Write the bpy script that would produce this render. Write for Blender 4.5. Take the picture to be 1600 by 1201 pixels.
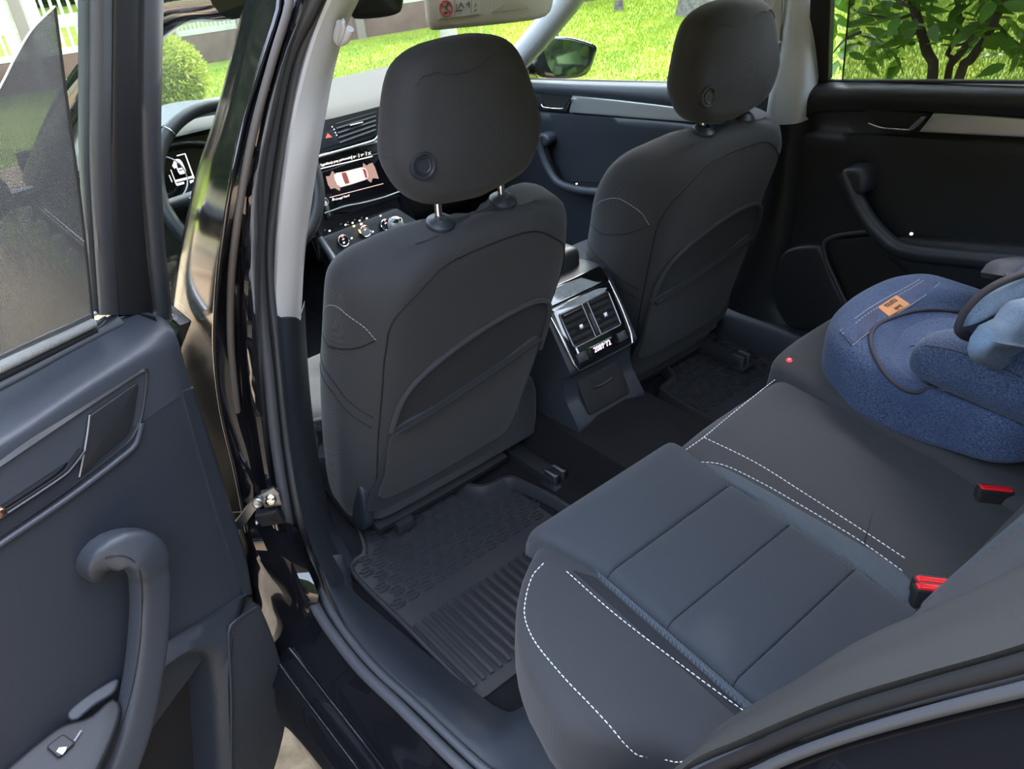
import bpy, bmesh, math, random
from mathutils import Vector, Matrix
random.seed(7)
for o in list(bpy.data.objects): bpy.data.objects.remove(o, do_unlink=True)
scene = bpy.context.scene
COL = scene.collection
# ---------------------------------------------------------------- camera (car frame: X right, Y forward, Z up, metres)
CAM = Vector((-1.183, -0.735, 1.571))
YAW, PITCH, ROLL, FPX = math.radians(37.404), math.radians(32.257), math.radians(-4.996), 1275.6
_f = Vector((math.sin(YAW)*math.cos(PITCH), math.cos(YAW)*math.cos(PITCH), -math.sin(PITCH)))
_r0 = Vector((math.cos(YAW), -math.sin(YAW), 0)); _u0 = _r0.cross(_f)
_r = math.cos(ROLL)*_r0 + math.sin(ROLL)*_u0
_u = -math.sin(ROLL)*_r0 + math.cos(ROLL)*_u0
cd = bpy.data.cameras.new('camera'); cam = bpy.data.objects.new('camera', cd); COL.objects.link(cam)
cd.sensor_fit = 'HORIZONTAL'; cd.sensor_width = 36; cd.lens = FPX/1600*36; cd.clip_start = .02; cd.clip_end = 300
M = Matrix.Identity(4)
for i, c in enumerate((_r, _u, -_f)):
    for j in range(3): M[j][i] = c[j]
M.translation = CAM; cam.matrix_world = M
scene.camera = cam
# ---------------------------------------------------------------- sky, sun, exposure
world = bpy.data.worlds.new('sky'); scene.world = world; world.use_nodes = True
wn = world.node_tree; wn.nodes.clear()
wo = wn.nodes.new('ShaderNodeOutputWorld'); wb = wn.nodes.new('ShaderNodeBackground'); ws = wn.nodes.new('ShaderNodeTexSky')
ws.sky_type = 'NISHITA'; ws.sun_disc = False; ws.sun_elevation = math.radians(37); ws.sun_rotation = math.radians(72)
ws.air_density = 1.0; ws.dust_density = 2.5; ws.ozone_density = 1.0
wb.inputs['Strength'].default_value = 1.45
hs = wn.nodes.new('ShaderNodeHueSaturation'); hs.inputs['Saturation'].default_value = .55; wn.links.new(ws.outputs[0], hs.inputs['Color']); wn.links.new(hs.outputs[0], wb.inputs[0]); wn.links.new(wb.outputs[0], wo.inputs[0])
sl = bpy.data.lights.new('sun', 'SUN'); so = bpy.data.objects.new('sun', sl); COL.objects.link(so)
sl.energy = 4.6; sl.angle = math.radians(1.0); sl.color = (1, .95, .85)
SUN_AZ, SUN_EL = math.radians(72), math.radians(37)      # azimuth from +Y towards +X
sd = Vector((math.sin(SUN_AZ)*math.cos(SUN_EL), math.cos(SUN_AZ)*math.cos(SUN_EL), math.sin(SUN_EL)))
so.rotation_euler = sd.to_track_quat('Z', 'Y').to_euler(); so.location = (6, 5, 9)
vs = scene.view_settings
vs.view_transform = 'Standard'; vs.look = 'None'; vs.gamma = 1; vs.use_curve_mapping = False; vs.exposure = 1.08
# ---------------------------------------------------------------- helpers
def at(x, y, pl):
    d = _f + _r*((x-800)/FPX) - _u*((y-600.5)/FPX)
    if pl[0] == 'X': t = (pl[1]-CAM.x)/d.x
    elif pl[0] == 'Y': t = (pl[1]-CAM.y)/d.y
    elif pl[0] == 'Z': t = (pl[1]-CAM.z)/d.z
    else:
        p, n = Vector(pl[0]), Vector(pl[1]); t = (p-CAM).dot(n)/d.dot(n)
    return CAM + d*t
def px(pl, *q): return [at(a, b, pl) for a, b in q]
def vv(*q): return [Vector(a) for a in q]
def crv(pts, n, closed=False, dense=12):
    pts = [Vector(p) for p in pts]; m = len(pts); out = []
    if m == 1: return pts*n
    segs = m if closed else m-1
    for i in range(segs):
        if closed: p0, p1, p2, p3 = pts[i-1], pts[i], pts[(i+1) % m], pts[(i+2) % m]
        else:
            p1, p2 = pts[i], pts[i+1]
            p0 = pts[i-1] if i else p1*2-p2
            p3 = pts[i+2] if i+2 < m else p2*2-p1
        for k in range(dense):
            t = k/dense
            out.append(.5*((2*p1)+(p2-p0)*t+(2*p0-5*p1+4*p2-p3)*t*t+(3*p1-p0-3*p2+p3)*t**3))
    if not closed: out.append(pts[-1])
    return resamp(out, n, closed)
def resamp(out, n, closed=False):
    out = [Vector(p) for p in out]
    if closed: out = out+[out[0]]
    L = [0.]
    for a, b in zip(out, out[1:]): L.append(L[-1]+(b-a).length)
    T = L[-1]; res = []; j = 0; den = n if closed else max(n-1, 1)
    for k in range(n):
        s = T*k/den
        while j < len(L)-2 and L[j+1] < s: j += 1
        d = L[j+1]-L[j]
        res.append(out[j].lerp(out[j+1], 0 if d < 1e-12 else min(1, (s-L[j])/d)))
    return res
def plen(p): return sum((b-a).length for a, b in zip(p, p[1:]))
def rc(poly, r, k=4):                       # polygon with rounded corners; r scalar or list
    P = [Vector(p) for p in poly]; m = len(P); out = []
    for i in range(m):
        a, b, c = P[i-1], P[i], P[(i+1) % m]; ri = r[i] if isinstance(r, (list, tuple)) else r
        d1, d2 = (a-b), (c-b); l = min(ri, d1.length*.49, d2.length*.49)
        p, q = b+d1.normalized()*l, b+d2.normalized()*l
        for j in range(k+1):
            t = j/k; out.append(p*(1-t)**2+b*(2*t*(1-t))+q*t*t)
    return out
def meshob(name, verts, faces, m, parent=None, smooth=True, ang=40):
    me = bpy.data.meshes.new(name); me.from_pydata([tuple(v) for v in verts], [], faces)
    me.validate(); bm = bmesh.new(); bm.from_mesh(me); bmesh.ops.remove_doubles(bm, verts=bm.verts, dist=1e-6)
    bmesh.ops.recalc_face_normals(bm, faces=bm.faces); bm.to_mesh(me); bm.free()
    if smooth:
        me.polygons.foreach_set('use_smooth', [True]*len(me.polygons))
        me.set_sharp_from_angle(angle=math.radians(ang))
    if m is not None: me.materials.append(m)
    o = bpy.data.objects.new(name, me); COL.objects.link(o)
    if parent is not None: o.parent = parent
    return o
def fin(o, par):                             # keep world position when the parent is an Empty away from the origin
    return o
def thing(name, label, cat, loc=(0, 0, 0), group=None, kind=None):
    o = bpy.data.objects.new(name, None); COL.objects.link(o); o.empty_display_size = .05
    o['label'] = label; o['category'] = cat
    if group: o['group'] = group
    if kind: o['kind'] = kind
    return o
def tag(o, label, cat, group=None, kind=None):
    o['label'] = label; o['category'] = cat
    if group: o['group'] = group
    if kind: o['kind'] = kind
    return o
def lab(o, label): o['label'] = label; return o
def stuff(o): o['kind'] = 'stuff'; return o
def loft(name, rings, m, parent=None, closed=True, caps=True, ang=40, smooth=True):
    n = len(rings[0]); verts = [p for r in rings for p in r]; faces = []
    for i in range(len(rings)-1):
        for j in range(n if closed else n-1):
            k = (j+1) % n
            faces.append((i*n+j, i*n+k, (i+1)*n+k, (i+1)*n+j))
    if caps and closed:
        for i in (0, len(rings)-1):
            c = len(verts); verts.append(sum(rings[i], Vector())/n)
            for j in range(n): faces.append((i*n+j, i*n+(j+1) % n, c))
    return meshob(name, verts, faces, m, parent, smooth, ang)
def tube(name, pts, r, m, parent=None, n=8, closed=False, prof=None, up=None, ang=50):
    pts = [Vector(p) for p in pts]; N = len(pts); rings = []
    nrm = None
    for i in range(N):
        a = pts[i-1] if (i or closed) else pts[i]
        b = pts[(i+1) % N] if (i < N-1 or closed) else pts[i]
        t = (b-a).normalized()
        if up is not None:
            uu = up[i] if isinstance(up, list) else Vector(up)
            s = t.cross(uu).normalized(); nn = s.cross(t).normalized()
        else:
            if nrm is None:
                nrm = t.orthogonal().normalized()
            nrm = (nrm-t*nrm.dot(t)).normalized(); nn = nrm; s = t.cross(nn).normalized()
        ri = r[i] if isinstance(r, (list, tuple)) else r
        if prof: rings.append([pts[i]+s*(a_*ri)+nn*(b_*ri) for a_, b_ in prof])
        else: rings.append([pts[i]+(s*math.cos(2*math.pi*k/n)+nn*math.sin(2*math.pi*k/n))*ri for k in range(n)])
    if closed: rings.append(rings[0])
    return loft(name, rings, m, parent, True, not closed, ang)
def grid(rows, nu, nv):
    R = [crv(r, nu) for r in rows]
    cols = [crv([R[i][j] for i in range(len(R))], nv) for j in range(nu)]
    return [[cols[j][i] for j in range(nu)] for i in range(nv)]
def shell(name, G, off, m, parent=None, ang=40, smooth=True):
    nv, nu = len(G), len(G[0]); verts = [p for r in G for p in r]; N = nv*nu
    off = Vector(off); verts += [p+off for p in verts]; faces = []
    I = lambda i, j: i*nu+j
    for i in range(nv-1):
        for j in range(nu-1):
            q = (I(i, j), I(i, j+1), I(i+1, j+1), I(i+1, j)); faces.append(q); faces.append(tuple(N+k for k in reversed(q)))
    rim = [I(0, j) for j in range(nu)]+[I(i, nu-1) for i in range(1, nv)]+[I(nv-1, j) for j in range(nu-2, -1, -1)]+[I(i, 0) for i in range(nv-2, 0, -1)]
    for a, b in zip(rim, rim[1:]+rim[:1]): faces.append((a, b, N+b, N+a))
    return meshob(name, verts, faces, m, parent, smooth, ang)
def patch(name, rows, nu, nv, off, m, parent=None, ang=40):
    return shell(name, grid(rows, nu, nv), off, m, parent, ang)
def newell(P):
    n = Vector()
    for a, b in zip(P, P[1:]+P[:1]): n += a.cross(b)
    return n.normalized()
def pad(name, outline, n, t, m, parent=None, r=.01, crown=0., rb=0., rings=3, inner=4, ang=40, disp=None):
    # outline: closed 3-D loop = the OUTER edge; n: facing direction; body extends t behind the loop's plane top
    P = [Vector(p) for p in outline]; n = Vector(n).normalized(); N = len(P)
    nw = newell(P); sgn = 1 if nw.dot(n) > 0 else -1
    inw = []
    for i in range(N):
        tg = (P[(i+1) % N]-P[i-1]); v = n.cross(tg)*sgn
        inw.append(v.normalized() if v.length > 1e-9 else Vector())
    R = []
    r = min(r, t) if r > 0 else 0
    if rb > 0:
        for k in range(rings):
            a = math.pi/2*k/rings
            R.append([P[i]+inw[i]*(rb*(1-math.sin(a)))-n*(t-rb*(1-math.cos(a))) for i in range(N)])
        R.append([P[i]-n*(t-rb) for i in range(N)])
    else: R.append([P[i]-n*t for i in range(N)])
    if r > 0:
        for k in range(rings+1):
            a = math.pi/2*k/rings
            R.append([P[i]+inw[i]*(r*(1-math.cos(a)))-n*(r*(1-math.sin(a))) for i in range(N)])
    else: R.append(list(P))
    top = R[-1]; c = sum(top, Vector())/N
    for k in range(1, inner):
        s = 1-k/inner
        R.append([c+(top[i]-c)*s+n*(crown*(1-s*s)) for i in range(N)])
    if disp: R = [[disp(p) for p in ring] for ring in R]; 
    verts = [p for q in R for p in q]; faces = []
    for i in range(len(R)-1):
        for j in range(N):
            k = (j+1) % N; faces.append((i*N+j, i*N+k, (i+1)*N+k, (i+1)*N+j))
    cc = len(verts); tc = c+n*crown; verts.append(disp(tc) if disp else tc)
    L = (len(R)-1)*N
    for j in range(N): faces.append((L+j, L+(j+1) % N, cc))
    if rb > 0:
        b0 = sum(R[0], Vector())/N; verts.append(b0)
        for j in range(N): faces.append(((j+1) % N, j, cc+1))
    else: faces.append(tuple(reversed(range(N))))
    return meshob(name, verts, faces, m, parent, True, ang)
def gridpad(name, A, B, C, D, n, t, m, parent=None, r=(.01, .01, .01, .01), crown=0., nx=16, ny=10, ang=60, cr=.0):
    # quad A,B,C,D (u along AB, v along AD); r = rounding at the u0, u1, v0, v1 edges
    A, B, C, D = [Vector(q) for q in (A, B, C, D)]; n = Vector(n).normalized(); Lu, Lv = (B-A).length, (D-A).length
    def samp(L, r0, r1, k):
        e = [0, .12, .3, .55, 1]; s = [r0*x for x in e]+[r0+(L-r0-r1)*j/k for j in range(1, k)]+[L-r1*x for x in reversed(e)]
        return s
    us, vs_ = samp(Lu, r[0], r[1], nx), samp(Lv, r[2], r[3], ny)
    def dropf(d, rr): return 0 if d >= rr or rr <= 0 else rr-math.sqrt(max(0, rr*rr-(rr-d)**2))
    G = []
    for v in vs_:
        row = []
        for u in us:
            a, b = u/Lu, v/Lv; p = (A*(1-a)+B*a)*(1-b)+(D*(1-a)+C*a)*b
            h = -min(t, dropf(u, r[0])+dropf(Lu-u, r[1])+dropf(v, r[2])+dropf(Lv-v, r[3]))+crown*(1-(2*a-1)**2)*(1-(2*b-1)**2)
            row.append(p+n*h)
        G.append(row)
    nv, nu = len(G), len(G[0]); top = [p for q in G for p in q]; N = nv*nu
    bot = []
    for i, v in enumerate(vs_):
        for j, u in enumerate(us):
            a, b = u/Lu, v/Lv; bot.append((A*(1-a)+B*a)*(1-b)+(D*(1-a)+C*a)*b-n*(t+max(r)*0))
    verts = top+bot; faces = []; I = lambda i, j: i*nu+j
    for i in range(nv-1):
        for j in range(nu-1):
            q = (I(i, j), I(i, j+1), I(i+1, j+1), I(i+1, j)); faces.append(q); faces.append(tuple(N+k for k in reversed(q)))
    rim = [I(0, j) for j in range(nu)]+[I(i, nu-1) for i in range(1, nv)]+[I(nv-1, j) for j in range(nu-2, -1, -1)]+[I(i, 0) for i in range(nv-2, 0, -1)]
    for a, b in zip(rim, rim[1:]+rim[:1]): faces.append((a, b, N+b, N+a))
    return meshob(name, verts, faces, m, parent, True, ang)
def box(name, c, s, m, parent=None, ax=None, r=.003):
    ex, ey, ez = ax if ax else (Vector((1, 0, 0)), Vector((0, 1, 0)), Vector((0, 0, 1)))
    c = Vector(c); a, b, h = s[0]/2, s[1]/2, s[2]/2
    P = rc([c+ex*x+ey*y+ez*h for x, y in ((-a, -b), (a, -b), (a, b), (-a, b))], r*1.5, 3) if r else [c+ex*x+ey*y+ez*h for x, y in ((-a, -b), (a, -b), (a, b), (-a, b))]
    return pad(name, P, ez, s[2], m, parent, r=r, rings=2, inner=1)
def lathe(name, prof, o, axis, m, parent=None, n=24, ang=35):
    axis = Vector(axis).normalized(); e1 = axis.orthogonal().normalized(); e2 = axis.cross(e1); o = Vector(o)
    return loft(name, [[o+axis*h+(e1*math.cos(2*math.pi*k/n)+e2*math.sin(2*math.pi*k/n))*max(r, 1e-5) for k in range(n)] for r, h in prof], m, parent, True, True, ang)
def stitch(name, pts, m, parent, up, L=.0058, gap=.0026, w=.0009, h=.0008):
    T = plen(pts); n = max(2, int(T/(L+gap))); Q = resamp(pts, n*2+1); verts = []; faces = []; up = Vector(up)
    fr = L/(L+gap)
    for i in range(n):
        a, b = Q[2*i], Q[2*i+2]; b = a.lerp(b, fr); t = (b-a).normalized(); s = t.cross(up).normalized()*w; e = up.normalized()*h; k = len(verts)
        for p, sc in ((a, .6), ((a+b)/2+e*.6, 1), (b, .6)):
            verts += [p+s*sc-e*.4, p+e*sc, p-s*sc-e*.4]
        faces += [(k, k+1, k+4, k+3), (k+1, k+2, k+5, k+4), (k+3, k+4, k+7, k+6), (k+4, k+5, k+8, k+7), (k, k+2, k+1), (k+6, k+7, k+8)]
    o = meshob(name, verts, faces, m, parent, True, 180); return stuff(o)
def text(name, s, size, o, ex, ey, m, parent=None, depth=.0004, font=None, align='CENTER', shear=0):
    cu = bpy.data.curves.new(name, 'FONT'); cu.body = s; cu.size = size; cu.extrude = depth; cu.align_x = align; cu.align_y = 'CENTER'; cu.resolution_u = 2; cu.shear = shear
    tmp = bpy.data.objects.new(name+'_c', cu); COL.objects.link(tmp)
    dg = bpy.context.evaluated_depsgraph_get(); me = bpy.data.meshes.new_from_object(tmp.evaluated_get(dg))
    bpy.data.objects.remove(tmp, do_unlink=True)
    ex, ey = Vector(ex).normalized(), Vector(ey).normalized(); ez = ex.cross(ey)
    for v in me.vertices: v.co = Vector(o)+ex*v.co.x+ey*v.co.y+ez*v.co.z
    me.materials.clear(); me.materials.append(m); me.name = name
    ob = bpy.data.objects.new(name, me); COL.objects.link(ob)
    if parent is not None: ob.parent = parent
    return ob
def instance(src, parent, mat):              # share the mesh, new transform
    c = src.copy(); COL.objects.link(c); c.parent = parent; c.matrix_local = mat; return c
# ---------------------------------------------------------------- materials
def mk(name, col, rough=.6, metal=0., spec=.5, bump=None, var=None, coat=0., emit=None, trans=0., wave=None, sheen=0., ior=1.45):
    m = bpy.data.materials.new(name); m.use_nodes = True; nt = m.node_tree; b = nt.nodes['Principled BSDF']
    b.inputs['Base Color'].default_value = (*col, 1); b.inputs['Roughness'].default_value = rough; b.inputs['Metallic'].default_value = metal
    b.inputs['Specular IOR Level'].default_value = spec; b.inputs['Coat Weight'].default_value = coat; b.inputs['Coat Roughness'].default_value = .03
    b.inputs['Sheen Weight'].default_value = sheen; b.inputs['Sheen Roughness'].default_value = .4; b.inputs['IOR'].default_value = ior
    if emit: b.inputs['Emission Color'].default_value = (*emit[0], 1); b.inputs['Emission Strength'].default_value = emit[1]
    tc = nt.nodes.new('ShaderNodeTexCoord')
    if var:                                   # (scale, second colour)
        nz = nt.nodes.new('ShaderNodeTexNoise'); nz.inputs['Scale'].default_value = var[0]; nz.inputs['Detail'].default_value = 5
        mx = nt.nodes.new('ShaderNodeMix'); mx.data_type = 'RGBA'; mx.inputs['A'].default_value = (*col, 1); mx.inputs['B'].default_value = (*var[1], 1)
        cr = nt.nodes.new('ShaderNodeValToRGB'); cr.color_ramp.elements[0].position = .35; cr.color_ramp.elements[1].position = .68
        nt.links.new(tc.outputs['Object'], nz.inputs['Vector']); nt.links.new(nz.outputs[0], cr.inputs[0]); nt.links.new(cr.outputs[0], mx.inputs['Factor'])
        nt.links.new(mx.outputs['Result'], b.inputs['Base Color'])
    if bump:                                  # (scale, strength, distance)
        nz = nt.nodes.new('ShaderNodeTexNoise'); nz.inputs['Scale'].default_value = bump[0]; nz.inputs['Detail'].default_value = 3
        bp = nt.nodes.new('ShaderNodeBump'); bp.inputs['Strength'].default_value = bump[1]; bp.inputs['Distance'].default_value = bump[2]
        nt.links.new(tc.outputs['Object'], nz.inputs['Vector']); nt.links.new(nz.outputs[0], bp.inputs['Height']); nt.links.new(bp.outputs[0], b.inputs['Normal'])
    return m
def weave(m, sx, sy, strength=.5, dist=.0005, rot=0., contrast=None):   # knitted / woven relief from two crossed waves
    nt = m.node_tree; b = nt.nodes['Principled BSDF']; tc = nt.nodes.new('ShaderNodeTexCoord'); mp = nt.nodes.new('ShaderNodeMapping'); mp.inputs['Rotation'].default_value = (0, 0, rot)
    nt.links.new(tc.outputs['Object'], mp.inputs['Vector']); mul = nt.nodes.new('ShaderNodeMath'); mul.operation = 'MULTIPLY'
    for i, (d, s) in enumerate((('X', sx), ('Y', sy))):
        w = nt.nodes.new('ShaderNodeTexWave'); w.bands_direction = d; w.inputs['Scale'].default_value = s; w.inputs['Distortion'].default_value = .3
        nt.links.new(mp.outputs[0], w.inputs['Vector']); nt.links.new(w.outputs['Fac'], mul.inputs[i])
    bp = nt.nodes.new('ShaderNodeBump'); bp.inputs['Strength'].default_value = strength; bp.inputs['Distance'].default_value = dist
    nt.links.new(mul.outputs[0], bp.inputs['Height']); nt.links.new(bp.outputs[0], b.inputs['Normal'])
    if contrast:
        mx = nt.nodes.new('ShaderNodeMix'); mx.data_type = 'RGBA'; mx.inputs['A'].default_value = b.inputs['Base Color'].default_value; mx.inputs['B'].default_value = (*contrast, 1)
        nt.links.new(mul.outputs[0], mx.inputs['Factor']); nt.links.new(mx.outputs['Result'], b.inputs['Base Color'])
    return m
def glassmat(name, tint=(1, 1, 1), refl=1.0, ior=1.5):
    m = bpy.data.materials.new(name); m.use_nodes = True; nt = m.node_tree; nt.nodes.clear()
    o = nt.nodes.new('ShaderNodeOutputMaterial'); t = nt.nodes.new('ShaderNodeBsdfTransparent'); g = nt.nodes.new('ShaderNodeBsdfGlossy'); mx = nt.nodes.new('ShaderNodeMixShader'); lw = nt.nodes.new('ShaderNodeLayerWeight'); lw.inputs[0].default_value = .5; pw = nt.nodes.new('ShaderNodeMath'); pw.operation = 'POWER'; pw.inputs[1].default_value = 5; fr = nt.nodes.new('ShaderNodeMath'); fr.operation = 'MULTIPLY_ADD'; fr.inputs[1].default_value = .9; fr.inputs[2].default_value = .035
    t.inputs[0].default_value = (*tint, 1); g.inputs['Roughness'].default_value = .01; nt.links.new(lw.outputs['Facing'], pw.inputs[0]); nt.links.new(pw.outputs[0], fr.inputs[0])
    ml = nt.nodes.new('ShaderNodeMath'); ml.operation = 'MULTIPLY'; ml.inputs[1].default_value = refl
    nt.links.new(fr.outputs[0], ml.inputs[0]); nt.links.new(ml.outputs[0], mx.inputs[0]); nt.links.new(t.outputs[0], mx.inputs[1]); nt.links.new(g.outputs[0], mx.inputs[2]); nt.links.new(mx.outputs[0], o.inputs[0]); return m
def meshscreen(name, col, open_, scale, ax=('Y', 'Z')):    # woven sun-screen: threads with open holes between them
    m = bpy.data.materials.new(name); m.use_nodes = True; nt = m.node_tree; nt.nodes.clear()
    o = nt.nodes.new('ShaderNodeOutputMaterial'); t = nt.nodes.new('ShaderNodeBsdfTransparent'); d = nt.nodes.new('ShaderNodeBsdfDiffuse'); d.inputs[0].default_value = (*col, 1)
    mx = nt.nodes.new('ShaderNodeMixShader'); tc = nt.nodes.new('ShaderNodeTexCoord'); mul = nt.nodes.new('ShaderNodeMath'); mul.operation = 'MULTIPLY'
    for i, a in enumerate(ax):
        w = nt.nodes.new('ShaderNodeTexWave'); w.bands_direction = a; w.inputs['Scale'].default_value = scale
        nt.links.new(tc.outputs['Object'], w.inputs['Vector']); nt.links.new(w.outputs['Fac'], mul.inputs[i])
    mr = nt.nodes.new('ShaderNodeMapRange'); mr.inputs['From Max'].default_value = 1; mr.inputs['To Min'].default_value = open_[0]; mr.inputs['To Max'].default_value = open_[1]
    nt.links.new(mul.outputs[0], mr.inputs[0]); nt.links.new(mr.outputs[0], mx.inputs[0]); nt.links.new(d.outputs[0], mx.inputs[1]); nt.links.new(t.outputs[0], mx.inputs[2]); nt.links.new(mx.outputs[0], o.inputs[0]); return m
PAINT = mk('black_paint', (.006, .006, .008), .12, coat=1., spec=.5)
PIANO = mk('piano_black', (.004, .004, .005), .06, coat=1.)
RUBBER = mk('seal_rubber', (.048, .052, .060), .5, bump=(900, .15, .0005))
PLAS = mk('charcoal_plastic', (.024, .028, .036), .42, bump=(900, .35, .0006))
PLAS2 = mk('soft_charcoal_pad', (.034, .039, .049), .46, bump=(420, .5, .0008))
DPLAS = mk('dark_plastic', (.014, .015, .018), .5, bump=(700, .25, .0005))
BLACK = mk('matt_black', (.006, .006, .007), .7)
LGREY = mk('pale_grey_trim', (.50, .51, .53), .65, bump=(700, .25, .0004))
BEIGE = mk('beige_headliner', (.45, .42, .38), .85, bump=(900, .3, .0005))
CHROME = mk('chrome', (.75, .75, .76), .12, metal=1.)
SATIN = mk('satin_silver_trim', (.55, .56, .57), .38, metal=.75)
STEEL = mk('steel', (.35, .36, .38), .35, metal=1.)
FAB = weave(mk('charcoal_seat_fabric', (.038, .039, .043), .85, spec=.25, sheen=.12), 560, 560, .35, .0004)
FAB2 = weave(mk('dark_seat_fabric', (.020, .0215, .025), .85, spec=.25, sheen=.10), 560, 560, .35, .0004)
INS = weave(mk('seat_insert_fabric', (.040, .046, .056), .85, spec=.25, sheen=.12), 330, 330, .6, .0005, .6)
KNIT = weave(mk('open_knit_fabric', (.040, .052, .068), .85, spec=.25, sheen=.12), 95, 170, .9, .0012, .5, contrast=(.15, .18, .215))
THREAD2 = mk('grey_thread', (.28, .28, .28), .8)
COVER = mk('gloss_black_cover', (.006, .006, .007), .10, spec=.18)
CARPET = mk('black_carpet', (.010, .010, .012), .95, spec=.15, bump=(1500, .8, .001))
MAT = mk('rubber_mat', (.026, .027, .031), .42, bump=(900, .3, .0005))
THREAD = mk('white_thread', (.70, .72, .74), .8)
RED = mk('red_button_plastic', (.75, .012, .022), .35)
GLASS = glassmat('clear_glass', (.93, .97, .95), .55)
# ================================================================ CAR SHELL, LEFT SIDE
def pX(*q): return [at(a, b, ('X', c)) for a, b, c in q]
def pXZ(*q): return [at(a, b, (k, c)) for a, b, k, c in q]
BEAD1 = ((505, -40, 'X', -.597), (489, 0, 'X', -.61), (451, 80, 'X', -.645), (432, 160, 'X', -.672), (419, 240, 'X', -.695), (409, 320, 'X', -.715), (404, 400, 'X', -.735), (408, 480, 'X', -.75), (419, 580, 'X', -.77), (432, 700, 'X', -.79),
         (448, 800, 'X', -.805), (459, 850, 'Z', .435), (472, 900, 'Z', .405), (497, 955, 'Z', .39), (527, 1000, 'Z', .387), (568, 1050, 'Z', .387), (621, 1100, 'Z', .387), (700, 1178, 'Z', .387), (745, 1222, 'Z', .387))
BEAD2 = ((522, -40, 'X', -.572), (506, 0, 'X', -.585), (471, 80, 'X', -.62), (454, 160, 'X', -.648), (441, 240, 'X', -.671), (429, 320, 'X', -.692), (421, 400, 'X', -.712), (425, 480, 'X', -.727), (436, 580, 'X', -.747), (450, 700, 'X', -.767),
         (468, 800, 'X', -.782), (479, 850, 'Z', .428), (493, 900, 'Z', .402), (518, 955, 'Z', .390), (548, 1000, 'Z', .388), (592, 1050, 'Z', .388), (648, 1100, 'Z', .388), (730, 1178, 'Z', .388), (778, 1222, 'Z', .388))
bead1 = pXZ(*BEAD1); bead2 = pXZ(*BEAD2)
a1 = pX((1085, 1212, -.752), (1160, 1180, -.742), (1300, 1126, -.735), (1450, 1084, -.73), (1620, 1041, -.73), (1750, 1000, -.73))
a2 = pX((1150, 1220, -.765), (1230, 1184, -.756), (1330, 1148, -.75), (1470, 1108, -.745), (1620, 1071, -.745), (1750, 1035, -.745))
e1, e2 = bead1[-1], bead2[-1]
m1 = vv((-.835, -.13, .40), (-.825, -.25, .46), (-.79, -.34, .58)); m2 = vv((-.815, -.12, .40), (-.81, -.235, .45), (-.80, -.335, .56))
bead_arch = a1; bead_mid = m1
body = thing('bodywork', 'glossy black painted bodywork around the open rear doorway, with sill and pillar', 'car bodywork')
seal = thing('door_seal', 'twin-bead black rubber weather seal running round the open doorway', 'door seal')
P1 = crv(bead1+m1+a1, 170); P2 = crv(bead2+m2+a2, 170)
def rad(P, r): return [r*max(.62, min(1, (p-CAM).length/1.25)) for p in P]
tube('outer_bead', P1, rad(P1, .0102), RUBBER, seal, n=14)
tube('inner_bead', P2, rad(P2, .0078), RUBBER, seal, n=14)
tube('seal_carrier', [a.lerp(b, .5)+Vector((.008, .008, -.002)) for a, b in zip(P1, P2)], .0075, BLACK, seal, n=8)
# ---- painted B-pillar shut face and front-door rear edge
rows = []
for y, xs, X in ((-40, (410, 420, 440, 470, 482), (-.63, -.645, -.64, -.63, -.60)), (0, (394, 437, 448, 472, 484), (-.645, -.655, -.65, -.64, -.615)), (90, (372, 411, 424, 440, 452), (-.69, -.70, -.69, -.68, -.65)),
                 (190, (345, 381, 396, 415, 430), (-.735, -.745, -.735, -.72, -.685)), (280, (315, 362, 377, 397, 414), (-.775, -.785, -.77, -.75, -.712)),
                 (360, (297, 350, 364, 389, 409), (-.80, -.81, -.795, -.775, -.73)), (440, (280, 340, 354, 387, 408), (-.815, -.83, -.81, -.79, -.742)),
                 (540, (270, 335, 352, 393, 415), (-.83, -.845, -.825, -.80, -.758)), (640, (278, 345, 362, 402, 425), (-.84, -.855, -.835, -.81, -.775)),
                 (740, (295, 368, 383, 417, 437), (-.85, -.865, -.845, -.82, -.79)), (830, (330, 385, 402, 437, 455), (-.86, -.875, -.855, -.835, -.805))):
    rows.append([at(x, y, ('X', c)) for x, c in zip(xs, X)])
A = [r[:2] for r in rows]
patch('front_door_frame_cover', [[r[0]+Vector((.012, .05, 0)), r[0], r[0].lerp(r[1], .35)+Vector((-.004, -.003, 0)), r[1]] for r in rows], 12, 40, (.02, .02, 0), COVER, body)
patch('shut_face', [[r[1]+Vector((.006, .008, 0)), r[2], (r[2]+r[3])/2+Vector((.008, .012, 0)), r[3], r[4]] for r in rows], 16, 40, (.02, .03, 0), PAINT, body)
tube('shut_edge', crv([r[1] for r in rows], 50), .0035, PAINT, body)
brown = [r[2].lerp(r[3], .25)+Vector((-.003, -.004, 0)) for r in rows]
tube('gap_reflection', crv(brown[:9], 40), .006, mk('brown_reflection', (.075, .065, .058), .55), body)  # brown strip paints a reflection seen in the black shut face
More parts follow.
